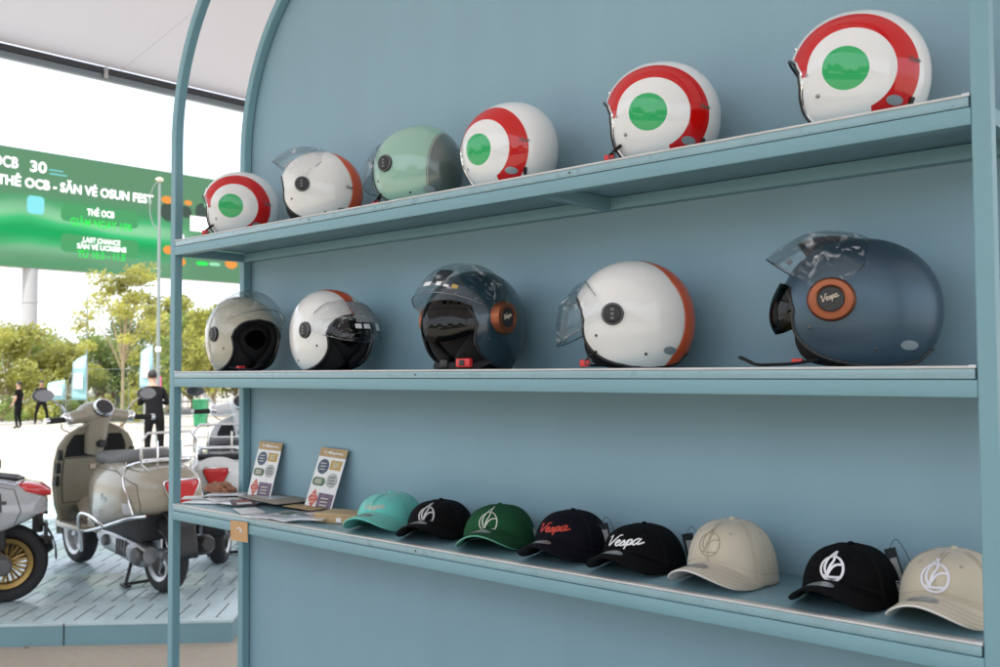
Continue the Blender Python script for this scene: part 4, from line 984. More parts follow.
    b = MB(); b.tube(smooth_pts([(-.01, .20, .045), (.0, .11, .06), (.01, 0, .065), (.0, -.11, .06), (-.01, -.20, .045)], 6), [.042 + .02 * math.exp(-((i - 12) / 6) ** 2) for i in range(25)], 16)
    b.ball((.03, 0, .07), (.12, .125, .085), 20)
    hc = b.build('handlebar_cover', paint, hb, 60)
    m2 = MB(); m2.lathe([(0, .014), (.052, .014), (.064, .0), (.064, -.02)], 28, 'z', 0, Matrix.Translation((-.085, 0, .115)) @ Matrix.Rotation(radians(-52), 4, 'Y')); dl = m2.build('speedometer', mat('dial_dark', (.03, .03, .035), .2), hb)
    m2 = MB(); m2.lathe([(.056, .012), (.064, .016), (.070, .004), (.066, -.01)], 28, 'z', 0, Matrix.Translation((-.085, 0, .115)) @ Matrix.Rotation(radians(-52), 4, 'Y')); m2.build('dial_ring', CHROME, dl, 60)
    m2 = MB(); m2.lathe([(0, -.08), (.022, -.08), (.026, -.075), (.026, 0)], 16, 'x', 0, Matrix.Translation((-.005, 0, -.125))); m2.build('ignition', BLACK, hd)
    for s in (1, -1):
        m2 = MB(); m2.tube([(-.015, s * .20, .045), (-.035, s * .245, .042)], [.036, .034], 14); m2.ball((-.03, s * .225, .05), (.036, .03, .04), 12); sw = m2.build('switch_pod', CHROME, hb, 60)
        m2 = MB(); m2.tube([(-.035, s * .245, .042), (-.06, s * .36, .038)], .019, 12); gp = m2.build('grip', RUBBER, hb); m2 = MB(); m2.tube([(-.06, s * .36, .038), (-.063, s * .385, .037)], .020, 12); m2.build('bar_end', CHROME, gp)
        m2 = MB(); m2.tube(smooth_pts([(.01, s * .22, .045), (.03, s * .28, .045), (-.0, s * .38, .04)], 5), .006, 6); m2.build('brake_lever', SILVER, hb)
        m2 = MB(); m2.tube(smooth_pts([(.0, s * .205, .07), (.0, s * .25, .13), (.0, s * .315, .175)], 5), .0065, 8); st = m2.build('mirror_stalk', CHROME, hb)
        m2 = MB(); m2.ball((.006, s * .365, .20), (.02, .072, .042), 18); mh = m2.build('mirror_shell', mat('mirror_back', (.10, .10, .105), .3), st, 60)
        m2 = MB(); m2.lathe([(0, 0), (1, 0)], 24, 'x', 0, Matrix.Translation((-.0150, s * .365, .20)) @ Matrix.Diagonal((1, .064, .036, 1))); m2.build('mirror_glass', mat('mirror', (.16, .17, .20), .1, metal=1), mh)
    m2 = MB()
    for s in (1, -1): m2.tube(smooth_pts([(.0, s * .235, .03), (.06, s * .21, -.02), (.09, s * .12, -.06), (.06, s * .05, -.10)], 6), .004, 6)
    m2.build('cable', BLACK, hb)
    if screen:
        G = []
        for i in range(9):
            t = i / 8; z = .04 + .33 * t; w = .24 - .05 * t * t
            G.append([Vector((.10 - .06 * t - .07 * (u / 8) ** 2, w * u / 8, z)) for u in range(-8, 9)])
        w_ = MB().grid(G).build('windscreen', clear('screen_clear', (.82, .90, .87), .10, .03), hb, 60); MB().tube([row[0] for row in G] + G[-1][1:] + [row[-1] for row in G[::-1][1:]], .0018, 6).build('screen_edge', mat('screen_edge', (.45, .55, .52), .3), w_, 60)
    # fork, mudguard
    m2 = MB(); m2.tube([(fx, .075, WR), (.63, .075, .45), (.58, .03, .62)], [.022, .025, .03], 10); m2.build('fork', SILVER, r)
    G = []
    for i in range(19):
        a_ = radians(-15 + 175 * i / 18); G.append([Vector((fx + (WR + .035) * cos(a_) * (1 - .14 * (u / 6) ** 2), .085 * u / 6, WR + .02 + (WR + .05) * sin(a_) * (1 - .14 * (u / 6) ** 2))) for u in range(-6, 7)])
    mg = MB().grid(G).build('front_mudguard', paint, r, 60); so_ = mg.modifiers.new('s', 'SOLIDIFY'); so_.thickness = .006
    # engine, exhaust, stand
    b = MB(); P = loft([(.02, .30, .05, .05, .05, 2.5), (-.10, .29, .075, .09, .08, 2.6), (-.3, .28, .08, .085, .085, 2.6), (-.5, .26, .085, .08, .085, 2.4), (-.66, .24, .085, .085, .085, 2.2), (-.76, .24, .05, .05, .05, 2)], 20)
    P = [[p_ + Vector((0, .10, 0)) for p_ in row] for row in P]; b.grid(P, 0, True); b.add(P[0], [tuple(range(20))]); b.add(P[-1], [tuple(range(20))])
    en = b.build('engine_case', SILVER, r, 50)
    for q in range(4):
        m2 = MB(); m2.box(-.50 + q * .04, -.482 + q * .04, .175, .190, .22, .32, .003); m2.build('cooling_fin', mat('engine_dark', (.12, .12, .125), .5, metal=.6), en)
    m2 = MB(); m2.lathe([(0, .200), (.03, .200), (.036, .19), (.036, .17)], 16, 'y', 0, Matrix.Translation((-.20, 0, .29))); m2.build('engine_cap', mat('engine_dark', (.12, .12, .125), .5, metal=.6), en); m2 = MB(); m2.lathe([(0, .200), (.045, .198), (.055, .185), (.055, .17)], 20, 'y', 0, Matrix.Translation((-.64, 0, .24))); m2.build('hub_cover', mat('engine_dark', (.12, .12, .125), .5, metal=.6), en)
    b = MB(); b.box(-.66, .04, -.17, .17, .32, .50, .03); b.tube([(-.1, -.02, .32), (-.45, -.05, .30)], .09, 14); b.build('engine_block', mat('engine_black', (.02, .02, .022), .55), r)
    b = MB(); b.tube([(-.15, -.10, .20), (-.35, -.13, .20)], [.03, .035], 12); b.tube([(-.35, -.145, .21), (-.45, -.15, .225), (-.88, -.155, .30), (-.92, -.155, .307)], [.045, .065, .062, .04], 18); ex = b.build('exhaust', mat('exhaust_black', (.02, .02, .021), .45), r, 50)
    b = MB(); b.tube([(-.50, -.19, .25), (-.80, -.20, .30)], [.03, .03], 10); b.build('heat_guard', CHROME, ex)
    b = MB(); b.tube([(-.52, .16, .26), (-.74, .17, .52)], .016, 8)
    for q in range(9): b.lathe([(.022, -.006), (.028, 0), (.022, .006)], 12, 'z', 0, Matrix.Translation((-.545 - q * .018, .163, .30 + q * .022)))

    b = MB()
    for s in (1, -1): b.tube([(-.30, s * .05, .17), (-.36, s * .12, .018)], .012, 8); b.box(-.41, -.31, s * .12 - .02, s * .12 + .02, .004, .022, .006)
    b.tube([(-.36, -.12, .02), (-.36, .12, .02)], .010, 8); b.build('centre_stand', BLACK, r)
    # tail: mudguard, lamp, plate
    G = []
    for i in range(15):
        a_ = radians(75 + 110 * i / 14); G.append([Vector((ax + (WR + .045) * cos(a_), .075 * u / 5, WR + .03 + (WR + .045) * sin(a_))) for u in range(-5, 6)])
    tg_ = MB().grid(G).build('rear_mudguard', mat('mudguard_black', (.02, .02, .022), .5), r, 60); so_ = tg_.modifiers.new('s', 'SOLIDIFY'); so_.thickness = .008
    b = MB(); b.box(-.86, -.80, -.03, .03, .40, .56, .01); b.build('plate_bracket', BLACK, r); b = MB(); b.box(-.885, -.865, -.09, .09, .34, .46, .004); b.build('number_plate_holder', BLACK, r)
    b = MB(); b.box(-.875, -.83, -.035, .035, .51, .545, .006); b.build('rear_reflector', RED, r)
    LAMP = mat('lamp_red', (.62, .015, .02), .12, coat=1)
    b = MB()
    P = loft([(-.88, .645, .095, .055, .055, 3), (-.96, .64, .10, .058, .065, 3), (-1.01, .635, .085, .045, .058, 2.8), (-1.03, .635, .05, .025, .035, 2.4)], 24) if style != 'sport' else loft([(-.80, .68, .10, .03, .03, 3), (-.88, .675, .155, .045, .04, 3), (-.99, .655, .125, .045, .04, 2.6), (-1.05, .64, .05, .02, .02, 2.2)], 24)
    if style == 'sport': b.grid(P, 0, True); b.add(P[-1], [tuple(range(24))])
    else:
        o2 = [(.085, .062), (.104, .052), (.106, .028), (.062, -.066), (.045, -.078)]; o2 = o2 + [(-y, z) for y, z in o2[::-1]]
        rows = [[Vector((xx, y * k_, .645 + z * k_)) for y, z in o2] for xx, k_ in ((-.78, 1), (-.868, 1), (-.878, .93), (-.884, .6))]
        b.grid(rows, 0, True); b.add(rows[-1], [tuple(range(10))]); P = [[Vector((-.866, y * 1.06, .645 + z * 1.06)) for y, z in o2]]
    tl_ = b.build('tail_lamp', LAMP, r, 40)
    m2 = MB(); m2.tube(P[0], .008, 6, closed=True); m2.build('lamp_bezel', CHROME if style != 'sport' else BLACK, tl_, 60)
    if rack == 'grid':     # folding chrome luggage rack standing behind the seat
        b = MB(); x0 = -.64
        def rr(y0, y1, z0, z1, x): return [(x, y0, z0 + .04), (x, y0, z1 - .05), (x, y0 + .04, z1), (x, y1 - .04, z1), (x, y1, z1 - .05), (x, y1, z0 + .04), (x, y1 - .04, z0), (x, y0 + .04, z0)]
        b.tube(rr(-.18, .18, .86, 1.09, x0 - .06), .0085, 8, closed=True)
        for z in (.93, 1.0): b.tube([(x0 - .06, -.18, z), (x0 - .06, .18, z)], .006, 6)
        for y in (-.08, .08): b.tube(smooth_pts([(x0 - .06, y, 1.04), (x0 - .065, y, .90), (x0 - .02, y, .83), (x0 + .15, y, .80)], 5), .0075, 6)
        b.tube(smooth_pts([(x0 - .05, -.13, .86), (x0 - .15, -.12, .80), (x0 - .17, 0, .79), (x0 - .15, .12, .80), (x0 - .05, .13, .86)], 5), .0075, 6)
        b.v = [(x, y, z - .10) for x, y, z in b.v]
        b.build('luggage_rack', CHROME, r, 60)
    elif rack == 'black':
        b = MB()
        for y in (-.10, -.05, .0, .05, .10): b.tube([(-.46, y, .775), (-.72, y, .735)], .007, 6)
        b.tube([(-.46, -.12, .775), (-.72, -.12, .735), (-.75, 0, .73), (-.72, .12, .735), (-.46, .12, .775)], .009, 8); b.tube([(-.52, 0, .76), (-.54, 0, .68)], .014, 8); b.build('luggage_rack', BLACK, r, 60)
    if style == 'gt':      # chrome crash bars on both flanks
        b = MB()
        for s in (1, -1):
            b.tube(smooth_pts([(.02, s * .25, .20), (.0, s * .265, .30), (.0, s * .28, .40), (-.06, s * .29, .455), (-.2, s * .295, .46), (-.32, s * .285, .43), (-.38, s * .27, .40)], 6), .010, 8)
            b.tube(smooth_pts([(.02, s * .25, .33), (-.15, s * .262, .355), (-.40, s * .268, .41), (-.66, s * .245, .475), (-.80, s * .19, .50)], 6), .010, 8)
        b.build('crash_bar', CHROME, r, 60)
    if paint.name == 'white_gloss':
        tl_.scale = (1, .8, .8); tl_.location = (0, 0, .645 * .2)
    if paint.name == 'white_gloss': MB().box(-.80, -.70, -.15, .15, .745, .785, .01).build('rack_mount', BLACK, r)
    return r
TAUPE = mat('taupe_gloss', (.34, .31, .235), .24, coat=.35); GREYP = mat('grey_gloss', (.40, .42, .44), .16, coat=1); WHP = mat('white_gloss', (.75, .76, .77), .18, coat=1)
SEATG = mat('seat_grey', (.11, .11, .11), .55); SEATB = mat('seat_black', (.02, .02, .022), .5)
GOLD = mat('gold_rim', (.42, .28, .10), .35, metal=.85)
scooter('taupe scooter with chrome rear rack and grey seat, on the platform behind the left post', tuple(Vector((-5.60, 3.075, .121)) + Vector((cos(radians(177)), sin(radians(177)), 0)) * .66), radians(177), TAUPE, SEATG, SILVER, 'grid', 'gt', True, steer=.12)
h1 = atan2(-.935, -.355); c1 = Vector((-6.086, 2.312, .121)) + Vector((cos(h1), sin(h1), 0)) * .66
scooter('grey scooter with gold spoked rear wheel, cut off by the left edge of the picture', c1, h1, GREYP, SEATB, GOLD, 'black', 'sport', False)
h3 = radians(139); c3 = Vector((-6.15, 3.80, .121)) + Vector((cos(h3), sin(h3), 0)) * .66
scooter('white scooter with chrome rear rack seen between the two left uprights', c3, h3, WHP, SEATB, SILVER, 'grid', 'gt', False)

# ================================================================== BACKGROUND
def tree(label, base, h, cr, trunk_h, leafc, nleaf=2600, leaf=.16, seed=1, clumps=26, lean=0, group=None, cat='tree', name='tree', flat=.7, trunkr=.09):
    rnd = random.Random(seed); r = empty(name, base, 0, label, cat, group)
    m = MB(); top = Vector((lean, 0, h * .8)); cents = []
    m.tube([(0, 0, -.2), (lean * .2, .02, trunk_h * .5), (lean * .4, 0, trunk_h)], [trunkr, trunkr * .8, trunkr * .65], 8)
    for k in range(clumps):
        a_ = rnd.uniform(0, 2 * pi); rr = cr * sqrt(rnd.random()); zz = trunk_h + (h - trunk_h) * rnd.uniform(.08, 1)
        fall = 1 - max(0, (zz - trunk_h) / (h - trunk_h) - .35) ** 1.5
        c_ = Vector((lean + rr * cos(a_) * fall, rr * sin(a_) * fall, zz)); cents.append((c_, cr * rnd.uniform(.22, .40)))
        if k < 12: m.tube(smooth_pts([(lean * .4, 0, trunk_h * rnd.uniform(.6, 1)), (c_.x * .45, c_.y * .45, trunk_h + (zz - trunk_h) * .5), c_], 3), [trunkr * .4] * 3 + [trunkr * .28] * 2 + [trunkr * .12] * 2, 5)
    m.build('trunk', mat('bark_pale', (.30, .24, .15), .9, var=.3, vscale=12), r, 60)
    vs, fs = [], []
    for k in range(nleaf):
        c_, s_ = rnd.choice(cents); d = Vector((rnd.gauss(0, 1), rnd.gauss(0, 1), rnd.gauss(0, flat))); d = d.normalized() * s_ * rnd.random() ** .4; d.z *= flat
        q = c_ + d; nx = Vector((rnd.gauss(0, 1), rnd.gauss(0, 1), rnd.gauss(0, 1))).normalized(); a1 = nx.orthogonal().normalized(); a2 = nx.cross(a1); L_ = leaf * rnd.uniform(.6, 1.2)
        o_ = len(vs); vs += [q + a1 * L_ * .5, q + a2 * L_ * .28, q - a1 * L_ * .5, q - a2 * L_ * .28]; fs.append((o_, o_ + 1, o_ + 2, o_ + 3))
    b = MB(); b.add(vs, fs); b.build('crown', leafc, r, 0, recalc=False); return r
def leafmat(name, c, tr):
    m, n, l, p = newmat(name); p.inputs['Base Color'].default_value = (*c, 1); p.inputs['Roughness'].default_value = .5
    tlx = n.new('ShaderNodeBsdfTranslucent'); mxx = n.new('ShaderNodeMixShader'); mxx.inputs[0].default_value = .45
    oi = n.new('ShaderNodeTexCoord'); nz = n.new('ShaderNodeTexNoise'); nz.inputs['Scale'].default_value = 1.6; nz.inputs['Detail'].default_value = 4; l.new(oi.outputs['Object'], nz.inputs['Vector'])
    rp = n.new('ShaderNodeValToRGB'); rp.color_ramp.elements[0].position = .35; rp.color_ramp.elements[0].color = (*[x * .55 for x in c], 1); rp.color_ramp.elements[1].position = .68; rp.color_ramp.elements[1].color = (*[min(1, x * 1.5) for x in c], 1)
    l.new(nz.outputs['Fac'], rp.inputs[0]); l.new(rp.outputs[0], p.inputs['Base Color'])
    rp2 = n.new('ShaderNodeMix'); rp2.data_type = 'RGBA'; rp2.blend_type = 'MULTIPLY'; rp2.inputs[0].default_value = 1; l.new(rp.outputs[0], rp2.inputs[6]); rp2.inputs[7].default_value = (*tr, 1); l.new(rp2.outputs[2], tlx.inputs[0])
    l.new(p.outputs[0], mxx.inputs[1]); l.new(tlx.outputs[0], mxx.inputs[2]); l.new(mxx.outputs[0], n['Material Output'].inputs[0]); return m
LY = leafmat('leaf_yellowgreen', (.27, .275, .085), (2.2, 2.1, 1.5)); LG = leafmat('leaf_green', (.19, .23, .085), (2.2, 2.3, 1.6)); LD = leafmat('leaf_deep', (.12, .16, .065), (2.0, 2.1, 1.5))
def gpt(px, D): p_ = onD(px, 372, D); p_.z = gz(p_.x); return p_
def hgt(px, py, D): q = onD(px, py, D); return q.z - gz(q.x)
D = 30; tree('slender young tree with yellow green crown and pale trunk, left of the tall lamp pole', gpt(122, D), hgt(122, 268, D), 1.25, hgt(122, 355, D), LY, 3600, .14, 3, 30, .15, trunkr=.07)
TG = 'row of low trees beyond the forecourt'
for i, (px, py, D, cr_, lm, lab) in enumerate(((8, 326, 42, 2.1, LY, 'bushy yellow green tree at the left edge of the picture'), (38, 336, 46, 2.2, LG, 'low leafy tree behind the person by the left edge'), (62, 345, 44, 1.7, LY, 'rounded tree behind the pale blue feather flag'),
        (100, 338, 48, 2.3, LG, 'green tree behind the slender young tree'), (140, 318, 50, 2.4, LD, 'darker tree behind the tall lamp pole'), (168, 300, 46, 1.8, LY, 'yellowish tree directly behind the left front upright'),
        (192, 318, 44, 1.6, LG, 'leafy tree just right of the left front upright'), (214, 312, 42, 1.7, LY, 'tree seen behind the champagne beige helmet'), (236, 325, 45, 1.8, LG, 'green tree next to the rear upright'))):
    tree(lab, gpt(px, D), hgt(px, py, D), cr_, .9, lm, 6500, .20, 20 + i, 44, 0, TG, flat=.85)
# shrubs
SH_G = []
for i, (px, D, s_) in enumerate(((2, 37, .7), (24, 38, .8), (33, 40, .6), (52, 38, .7), (70, 38.5, .7), (88, 39, .7), (106, 38, .6), (128, 37, .9), (140, 38, .7))):
    labs = ['low shrub cut by the left picture edge', 'round shrub behind the standing person', 'small shrub between the two people at left', 'shrub behind the bending person', 'shrub at the foot of the pale blue feather flag', 'shrub behind the windscreen of the taupe scooter', 'small shrub right of the windscreen', 'tall shrub at the foot of the slender tree', 'shrub beside the person in black by the left upright']
    tree(labs[i], gpt(px, D), s_ * 1.25, s_ * 1.1, .1, LY if i % 2 else LG, 700, .16, 60 + i, 12, 0, 'shrubs at the edge of the forecourt', 'shrub', 'shrub', 1.0, .03)
# stalls and low fence beyond the trees
FEN = mat('fence_pale', (.45, .45, .44), .7, var=.1, vscale=3)
fn = empty('fence', gpt(110, 52), atan2(RT.y, RT.x), 'long pale railing fence behind the trees', 'fence')
b = MB()
for k in range(60): b.box(-9 + k * .3, -8.95 + k * .3, -.02, .02, 0, 1.7)
b.build('picket', FEN, fn); b = MB(); b.box(-9, 9, -.03, -.021, .3, .4); b.box(-9, 9, -.03, -.021, 1.5, 1.6); b.build('rail', FEN, fn)
for (px, D, w, h, c_, nm, cat, lab) in ((112, 50, 1.3, 1.5, (.55, .10, .12), 'market_stall', 'stall', 'small stall with red panel behind the slender tree'), (130, 49, 1.1, 1.4, (.3, .3, .3), 'market_stall', 'stall', 'grey stall right of the slender tree trunk'), (86, 51, 1.2, 1.4, (.5, .5, .5), 'market_stall', 'stall', 'pale stall behind the windscreen of the taupe scooter')):
    q = empty(nm, gpt(px, D), atan2(RT.y, RT.x), lab, cat)
    b = MB(); b.box(-w / 2, w / 2, -.4, .4, .0, .9, .02); b.build('counter', mat('stall_%s' % px, c_, .6), q)
    b = MB()
    for sx in (-1, 1):
        for sy in (-1, 1): b.box(sx * w / 2 - .03, sx * w / 2 + .03, sy * .42 - .03, sy * .42 + .03, 0, 1.95)
    b.build('post', FEN, q); b = MB(); b.add([(-w / 2 - .1, -.55, 1.95), (w / 2 + .1, -.55, 1.95), (w / 2 + .1, .55, 1.95), (-w / 2 - .1, .55, 1.95), (0, 0, 2.4)], [(0, 1, 4), (1, 2, 4), (2, 3, 4), (3, 0, 4), (0, 3, 2, 1)]); b.build('roof', mat('stall_roof', (.55, .55, .53), .7), q)
# unseen leaf band added behind the camera for dark reflections in the helmet gloss
rnd = random.Random(5); vs, fs = [], []
for k in range(7000):
    x = rnd.uniform(-45, 35); hmx = 4.5 + 2 * sin(x * .35) + 1.2 * sin(x * 1.1); q = Vector((x, -26 + rnd.gauss(0, 1.2), rnd.uniform(.2, 1) ** .7 * hmx))
    nx = Vector((rnd.gauss(0, 1), rnd.gauss(0, 1), rnd.gauss(0, 1))).normalized(); a1 = nx.orthogonal().normalized(); a2 = nx.cross(a1); L_ = rnd.uniform(.5, 1.0)
    o_ = len(vs); vs += [q + a1 * L_ * .5, q + a2 * L_ * .3, q - a1 * L_ * .5, q - a2 * L_ * .3]; fs.append((o_, o_ + 1, o_ + 2, o_ + 3))
b = MB(); b.add(vs, fs); w_ = b.build('reflection_foliage', LD, None, 0, recalc=False); tag(w_, kind='stuff')
# feather flags
FL = mat('flag_blue', (.35, .62, .68), .6, var=.1, vscale=2)
def feather(px, D, ptop, pbot, lab, w=.6):
    q = empty('feather_flag', gpt(px, D), atan2(RT.y, RT.x), lab, 'flag'); zt = hgt(px, ptop, D); zb = hgt(px, pbot, D)
    MB().tube([(w / 2, 0, 0), (w / 2, 0, zt * .8), (w * .4, 0, zt)], .02, 6).build('pole', SILVER, q)
    G = []
    for i in range(13):
        t = i / 12; z = zb + (zt - zb) * t; wl_ = w * (1 if t < .8 else max(.1, 1 - ((t - .8) / .2) ** 2)); G.append([(w / 2 - .02 - wl_ * u / 4, .05 * sin(u + t * 5), z) for u in range(5)])
    f_ = MB().grid(G).build('cloth', FL, q, 60); so_ = f_.modifiers.new('s', 'SOLIDIFY'); so_.thickness = .01
    b = MB(); b.box(-w / 2 + .05, w / 2 - .12, -.09, -.08, zb + (zt - zb) * .25, zb + (zt - zb) * .6, 0); 
    b.build('printed_band', WHITE, f_); b = MB(); b.box(-.3, .5, -.2, .2, 0, .05, .01); b.build('base', SILVER, q)
feather(80, 34, 355, 400, 'pale blue feather flag left of the taupe scooter windscreen', .5)
feather(147, 35, 345, 388, 'pale blue feather flag beside the lamp pole and the person in black', .45)
feather(57, 37, 380, 400, 'small pale blue flag by the mirror of the taupe scooter', .7)
pk_ = empty('pink_board', gpt(152, 36), atan2(RT.y, RT.x), 'pink board standing behind the person in black', 'sign board'); pk_.name = 'sign_board'
MB().box(-.35, .35, -.03, .03, .9, 1.75, .02).build('panel', mat('pink_panel', (.7, .08, .25), .5), pk_); b = MB(); b.box(-.3, -.25, -.02, .02, 0, .9); b.box(.25, .3, -.02, .02, 0, .9); b.build('leg', SILVER, pk_)
# lamp poles
PL = mat('pole_grey', (.22, .26, .25), .5, metal=.3)
lp = empty('lamp_pole', gpt(158, 22), 0, 'tall thin grey lamp pole with a round hoop, in front of the trees', 'lamp pole')
zt = hgt(158, 178, 22); MB().tube([(0, 0, -.1), (0, 0, 2), (0, 0, zt)], [.055, .045, .03], 10).build('pole', PL, lp)
hv = Vector((RT.x, RT.y, 0)).normalized(); b = MB(); b.tube([hv * (-.22 + .0) + Vector((0, 0, zt - .6)) + hv * (-.0) + hv * (cos(t) * -.22 + .22 - .0) * 1 + Vector((0, 0, sin(t) * .55)) for t in [-pi / 2 + pi * q / 16 for q in range(17)]], .014, 6); b.build('hoop', PL, lp, 60)
MB().ball((0, 0, zt), (.09, .09, .05), 12).build('lamp_head', mat('lamp_cream', (.7, .65, .5), .4), lp)
MB().box(-.05, .05, -.05, .05, hgt(158, 352, 22), hgt(158, 352, 22) + .12, .01).build('junction_box', WHITE, lp)
lp = empty('lamp_pole', gpt(86.5, 40), 0, 'distant thin lamp pole with two short arms, left of the slender tree', 'lamp pole')
zt = hgt(86.5, 297, 40); MB().tube([(0, 0, -.1), (0, 0, zt)], [.06, .035], 8).build('pole', PL, lp); b = MB(); b.tube([(0, 0, zt - 1.0), hv * -.3 + Vector((0, 0, zt - .9))], .025, 6); b.ball(tuple(hv * -.38 + Vector((0, 0, zt - .9))), (.12, .12, .05), 10); b.build('lamp_arm', PL, lp)
# bin
bn = empty('waste_bin', gpt(201, 31), atan2(RT.y, RT.x), 'bright green wheeled waste bin on the far pavement', 'bin')
zt = hgt(201, 386, 27); zb_ = hgt(201, 400, 27)
BG = mat('bin_green', (.02, .22, .09), .5)
b = MB(); k = .45; vs = [(-.17 + 0, -.16, 0), (.17, -.16, 0), (.17, .16, 0), (-.17, .16, 0), (-.21, -.2, .78), (.21, -.2, .78), (.21, .2, .78), (-.21, .2, .78)]
b.add([(x, y, z + .06) for x, y, z in vs], [(0, 3, 2, 1), (0, 1, 5, 4), (1, 2, 6, 5), (2, 3, 7, 6), (3, 0, 4, 7), (4, 5, 6, 7)]); b.build('bin_body', BG, bn)
MB().box(-.225, .225, -.22, .22, .842, .90, .015).build('lid', BG, bn)
for sx in (-1, 1): MB().lathe([(0, -.02), (.07, -.02), (.07, .02), (0, .02)], 14, 'x', 0, Matrix.Translation((sx * .19, .17, .07))).build('wheel', RUBBER, bn)

# ------------------------------------------------------------------ people
SKIN = mat('skin', (.42, .25, .17), .55); CLO = mat('cloth_black', (.009, .009, .010), .9, spec=.1); HAIR = mat('hair', (.012, .01, .009), .6); SHOE = mat('shoe_dark', (.02, .02, .02), .6)
def person(label, base, rz, pose='stand', scale=1.0, sleeve='short'):
    root = empty('person', base, rz, label, 'person'); root.scale = (scale,) * 3
    V = {}; E_ = []; Rr = {}
    def v(k, p_, r_, par=None):
        V[k] = Vector(p_); Rr[k] = r_
        if par: E_.append((par, k))
    ln = .0 if pose == 'stand' else .22
    v('pel', (0, 0, .93), (.15, .11)); v('wst', (ln * .3, 0, 1.08), (.135, .10), 'pel'); v('chs', (ln * .8, 0, 1.30), (.165, .11), 'wst'); v('nk', (ln * 1.15, 0, 1.46), (.055, .055), 'chs'); v('hd0', (ln * 1.3 + .01, 0, 1.54), (.065, .075), 'nk'); v('hd1', (ln * 1.4 + .012, 0, 1.63), (.078, .092), 'hd0'); v('hd2', (ln * 1.45, 0, 1.69), (.055, .06), 'hd1'); 
    for s, nm in ((1, 'L'), (-1, 'R')):
        v('sh' + nm, (ln * .9, s * .17, 1.38), (.06, .06), 'chs')
        if pose == 'stand': el, wr, ha = (-.02, s * .24, 1.10), (.10, s * .22, .90), (.15, s * .21, .83)
        elif pose == 'busy': el, wr, ha = (.12, s * .25, 1.12), (.34, s * .12, 1.18), (.40, s * .09, 1.20)
        else: el, wr, ha = (ln + .15, s * .22, 1.12), (ln + .32, s * .10, 1.28), (ln + .38, s * .07, 1.31)
        v('el' + nm, el, (.045, .045), 'sh' + nm); v('wr' + nm, wr, (.03, .028), 'el' + nm); v('ha' + nm, ha, (.04, .02), 'wr' + nm)
        st = .12 if pose == 'bend' else .02
        v('hp' + nm, (0, s * .095, .86), (.095, .095), 'pel'); v('kn' + nm, (.03, s * (.10 + st * .7), .48), (.06, .062), 'hp' + nm); v('an' + nm, (-.02, s * (.10 + st), .09), (.042, .045), 'kn' + nm); v('ft' + nm, (.13, s * (.11 + st), .04), (.042, .035), 'an' + nm)
    ks = list(V); me = bpy.data.meshes.new('body'); me.from_pydata([V[k] for k in ks], [(ks.index(a), ks.index(b_)) for a, b_ in E_], [])
    o = bpy.data.objects.new('body', me); col.objects.link(o); sk = o.modifiers.new('sk', 'SKIN')
    for i, k in enumerate(ks): me.skin_vertices[0].data[i].radius = Rr[k]; me.skin_vertices[0].data[i].use_root = (k == 'pel')
    sb = o.modifiers.new('sb', 'SUBSURF'); sb.levels = 2; sb.render_levels = 2
    bpy.context.view_layer.update(); dg = bpy.context.evaluated_depsgraph_get(); nm_ = bpy.data.meshes.new_from_object(o.evaluated_get(dg)); bpy.data.objects.remove(o)
    bo = bpy.data.objects.new('body', nm_); col.objects.link(bo); bo.parent = root; nm_.materials.clear()
    for m_ in (SKIN, CLO, SHOE): nm_.materials.append(m_)
    for q in nm_.polygons:
        c_ = q.center; q.use_smooth = True; arm = abs(c_.y) > .205 or (c_.x > ln * .8 + .14 and c_.z > .8 and c_.z < 1.45)
        q.material_index = 2 if c_.z < .09 else 0 if c_.z > 1.45 else (0 if (arm and c_.z < (1.22 if sleeve == 'short' else .9) and c_.z > .7) else 1)
        if pose != 'stand' and arm and c_.x > ln * .8 + .2 and c_.z > .9: q.material_index = 0
    hx = ln * 1.4
    b = MB(); b.ball((hx - .012, 0, 1.655), (.098, .086, .095), 16); b.v = [(x, y, max(z, 1.60 if x < hx else 1.66)) for x, y, z in b.v]; b.build('hair', HAIR, root, 60)
    b = MB(); b.ball((hx + .108, 0, 1.60), (.018, .014, .022), 8); b.ball((hx + .085, .036, 1.63), (.012, .014, .008), 8, 1); b.ball((hx + .085, -.036, 1.63), (.012, .014, .008), 8, 1); b.ball((hx + .09, 0, 1.565), (.012, .026, .007), 8, 2); b.ball((hx + 0, .082, 1.61), (.02, .012, .03), 8); b.ball((hx + 0, -.082, 1.61), (.02, .012, .03), 8)
    b.build('face', [SKIN, HAIR, mat('lips', (.35, .13, .11), .5)], root, 60)
    b = MB()
    for s in (1, -1):
        tip = V['ha' + ('L' if s > 0 else 'R')]; d = (tip - V['wr' + ('L' if s > 0 else 'R')]).normalized(); sd_ = Vector((0, 1, 0)) - d * d.y; sd_.normalize(); dn = d.cross(sd_)
        for q in range(4): p0 = tip + sd_ * (-.026 + .017 * q); b.tube([p0, p0 + d * (.035 + .01 * (q in (1, 2))), p0 + d * .06 + dn * .02], [.0085, .008, .006], 6)
        b.tube([tip - d * .02 + sd_ * .03 * -s, tip + d * .01 + sd_ * .05 * -s, tip + d * .035 + sd_ * .048 * -s], [.010, .009, .007], 6)
    b.build('fingers', SKIN, root, 60)
    return root
awayv = atan2(FW.y, FW.x)
q = gpt(19, 33); person('person in black shirt and trousers standing in profile near the left edge', q, awayv + 1.5, 'stand', .94)
q = gpt(42, 36); person('person in black leaning forward, behind the left mirror of the taupe scooter', q, awayv + pi + .4, 'bend', .95)
q = gpt(155, 15.5); person('person in loose black clothes with dark hair, turned away beside the left upright', q, awayv + .5, 'busy', hgt(157, 369, 15.5) / 1.76, 'long')

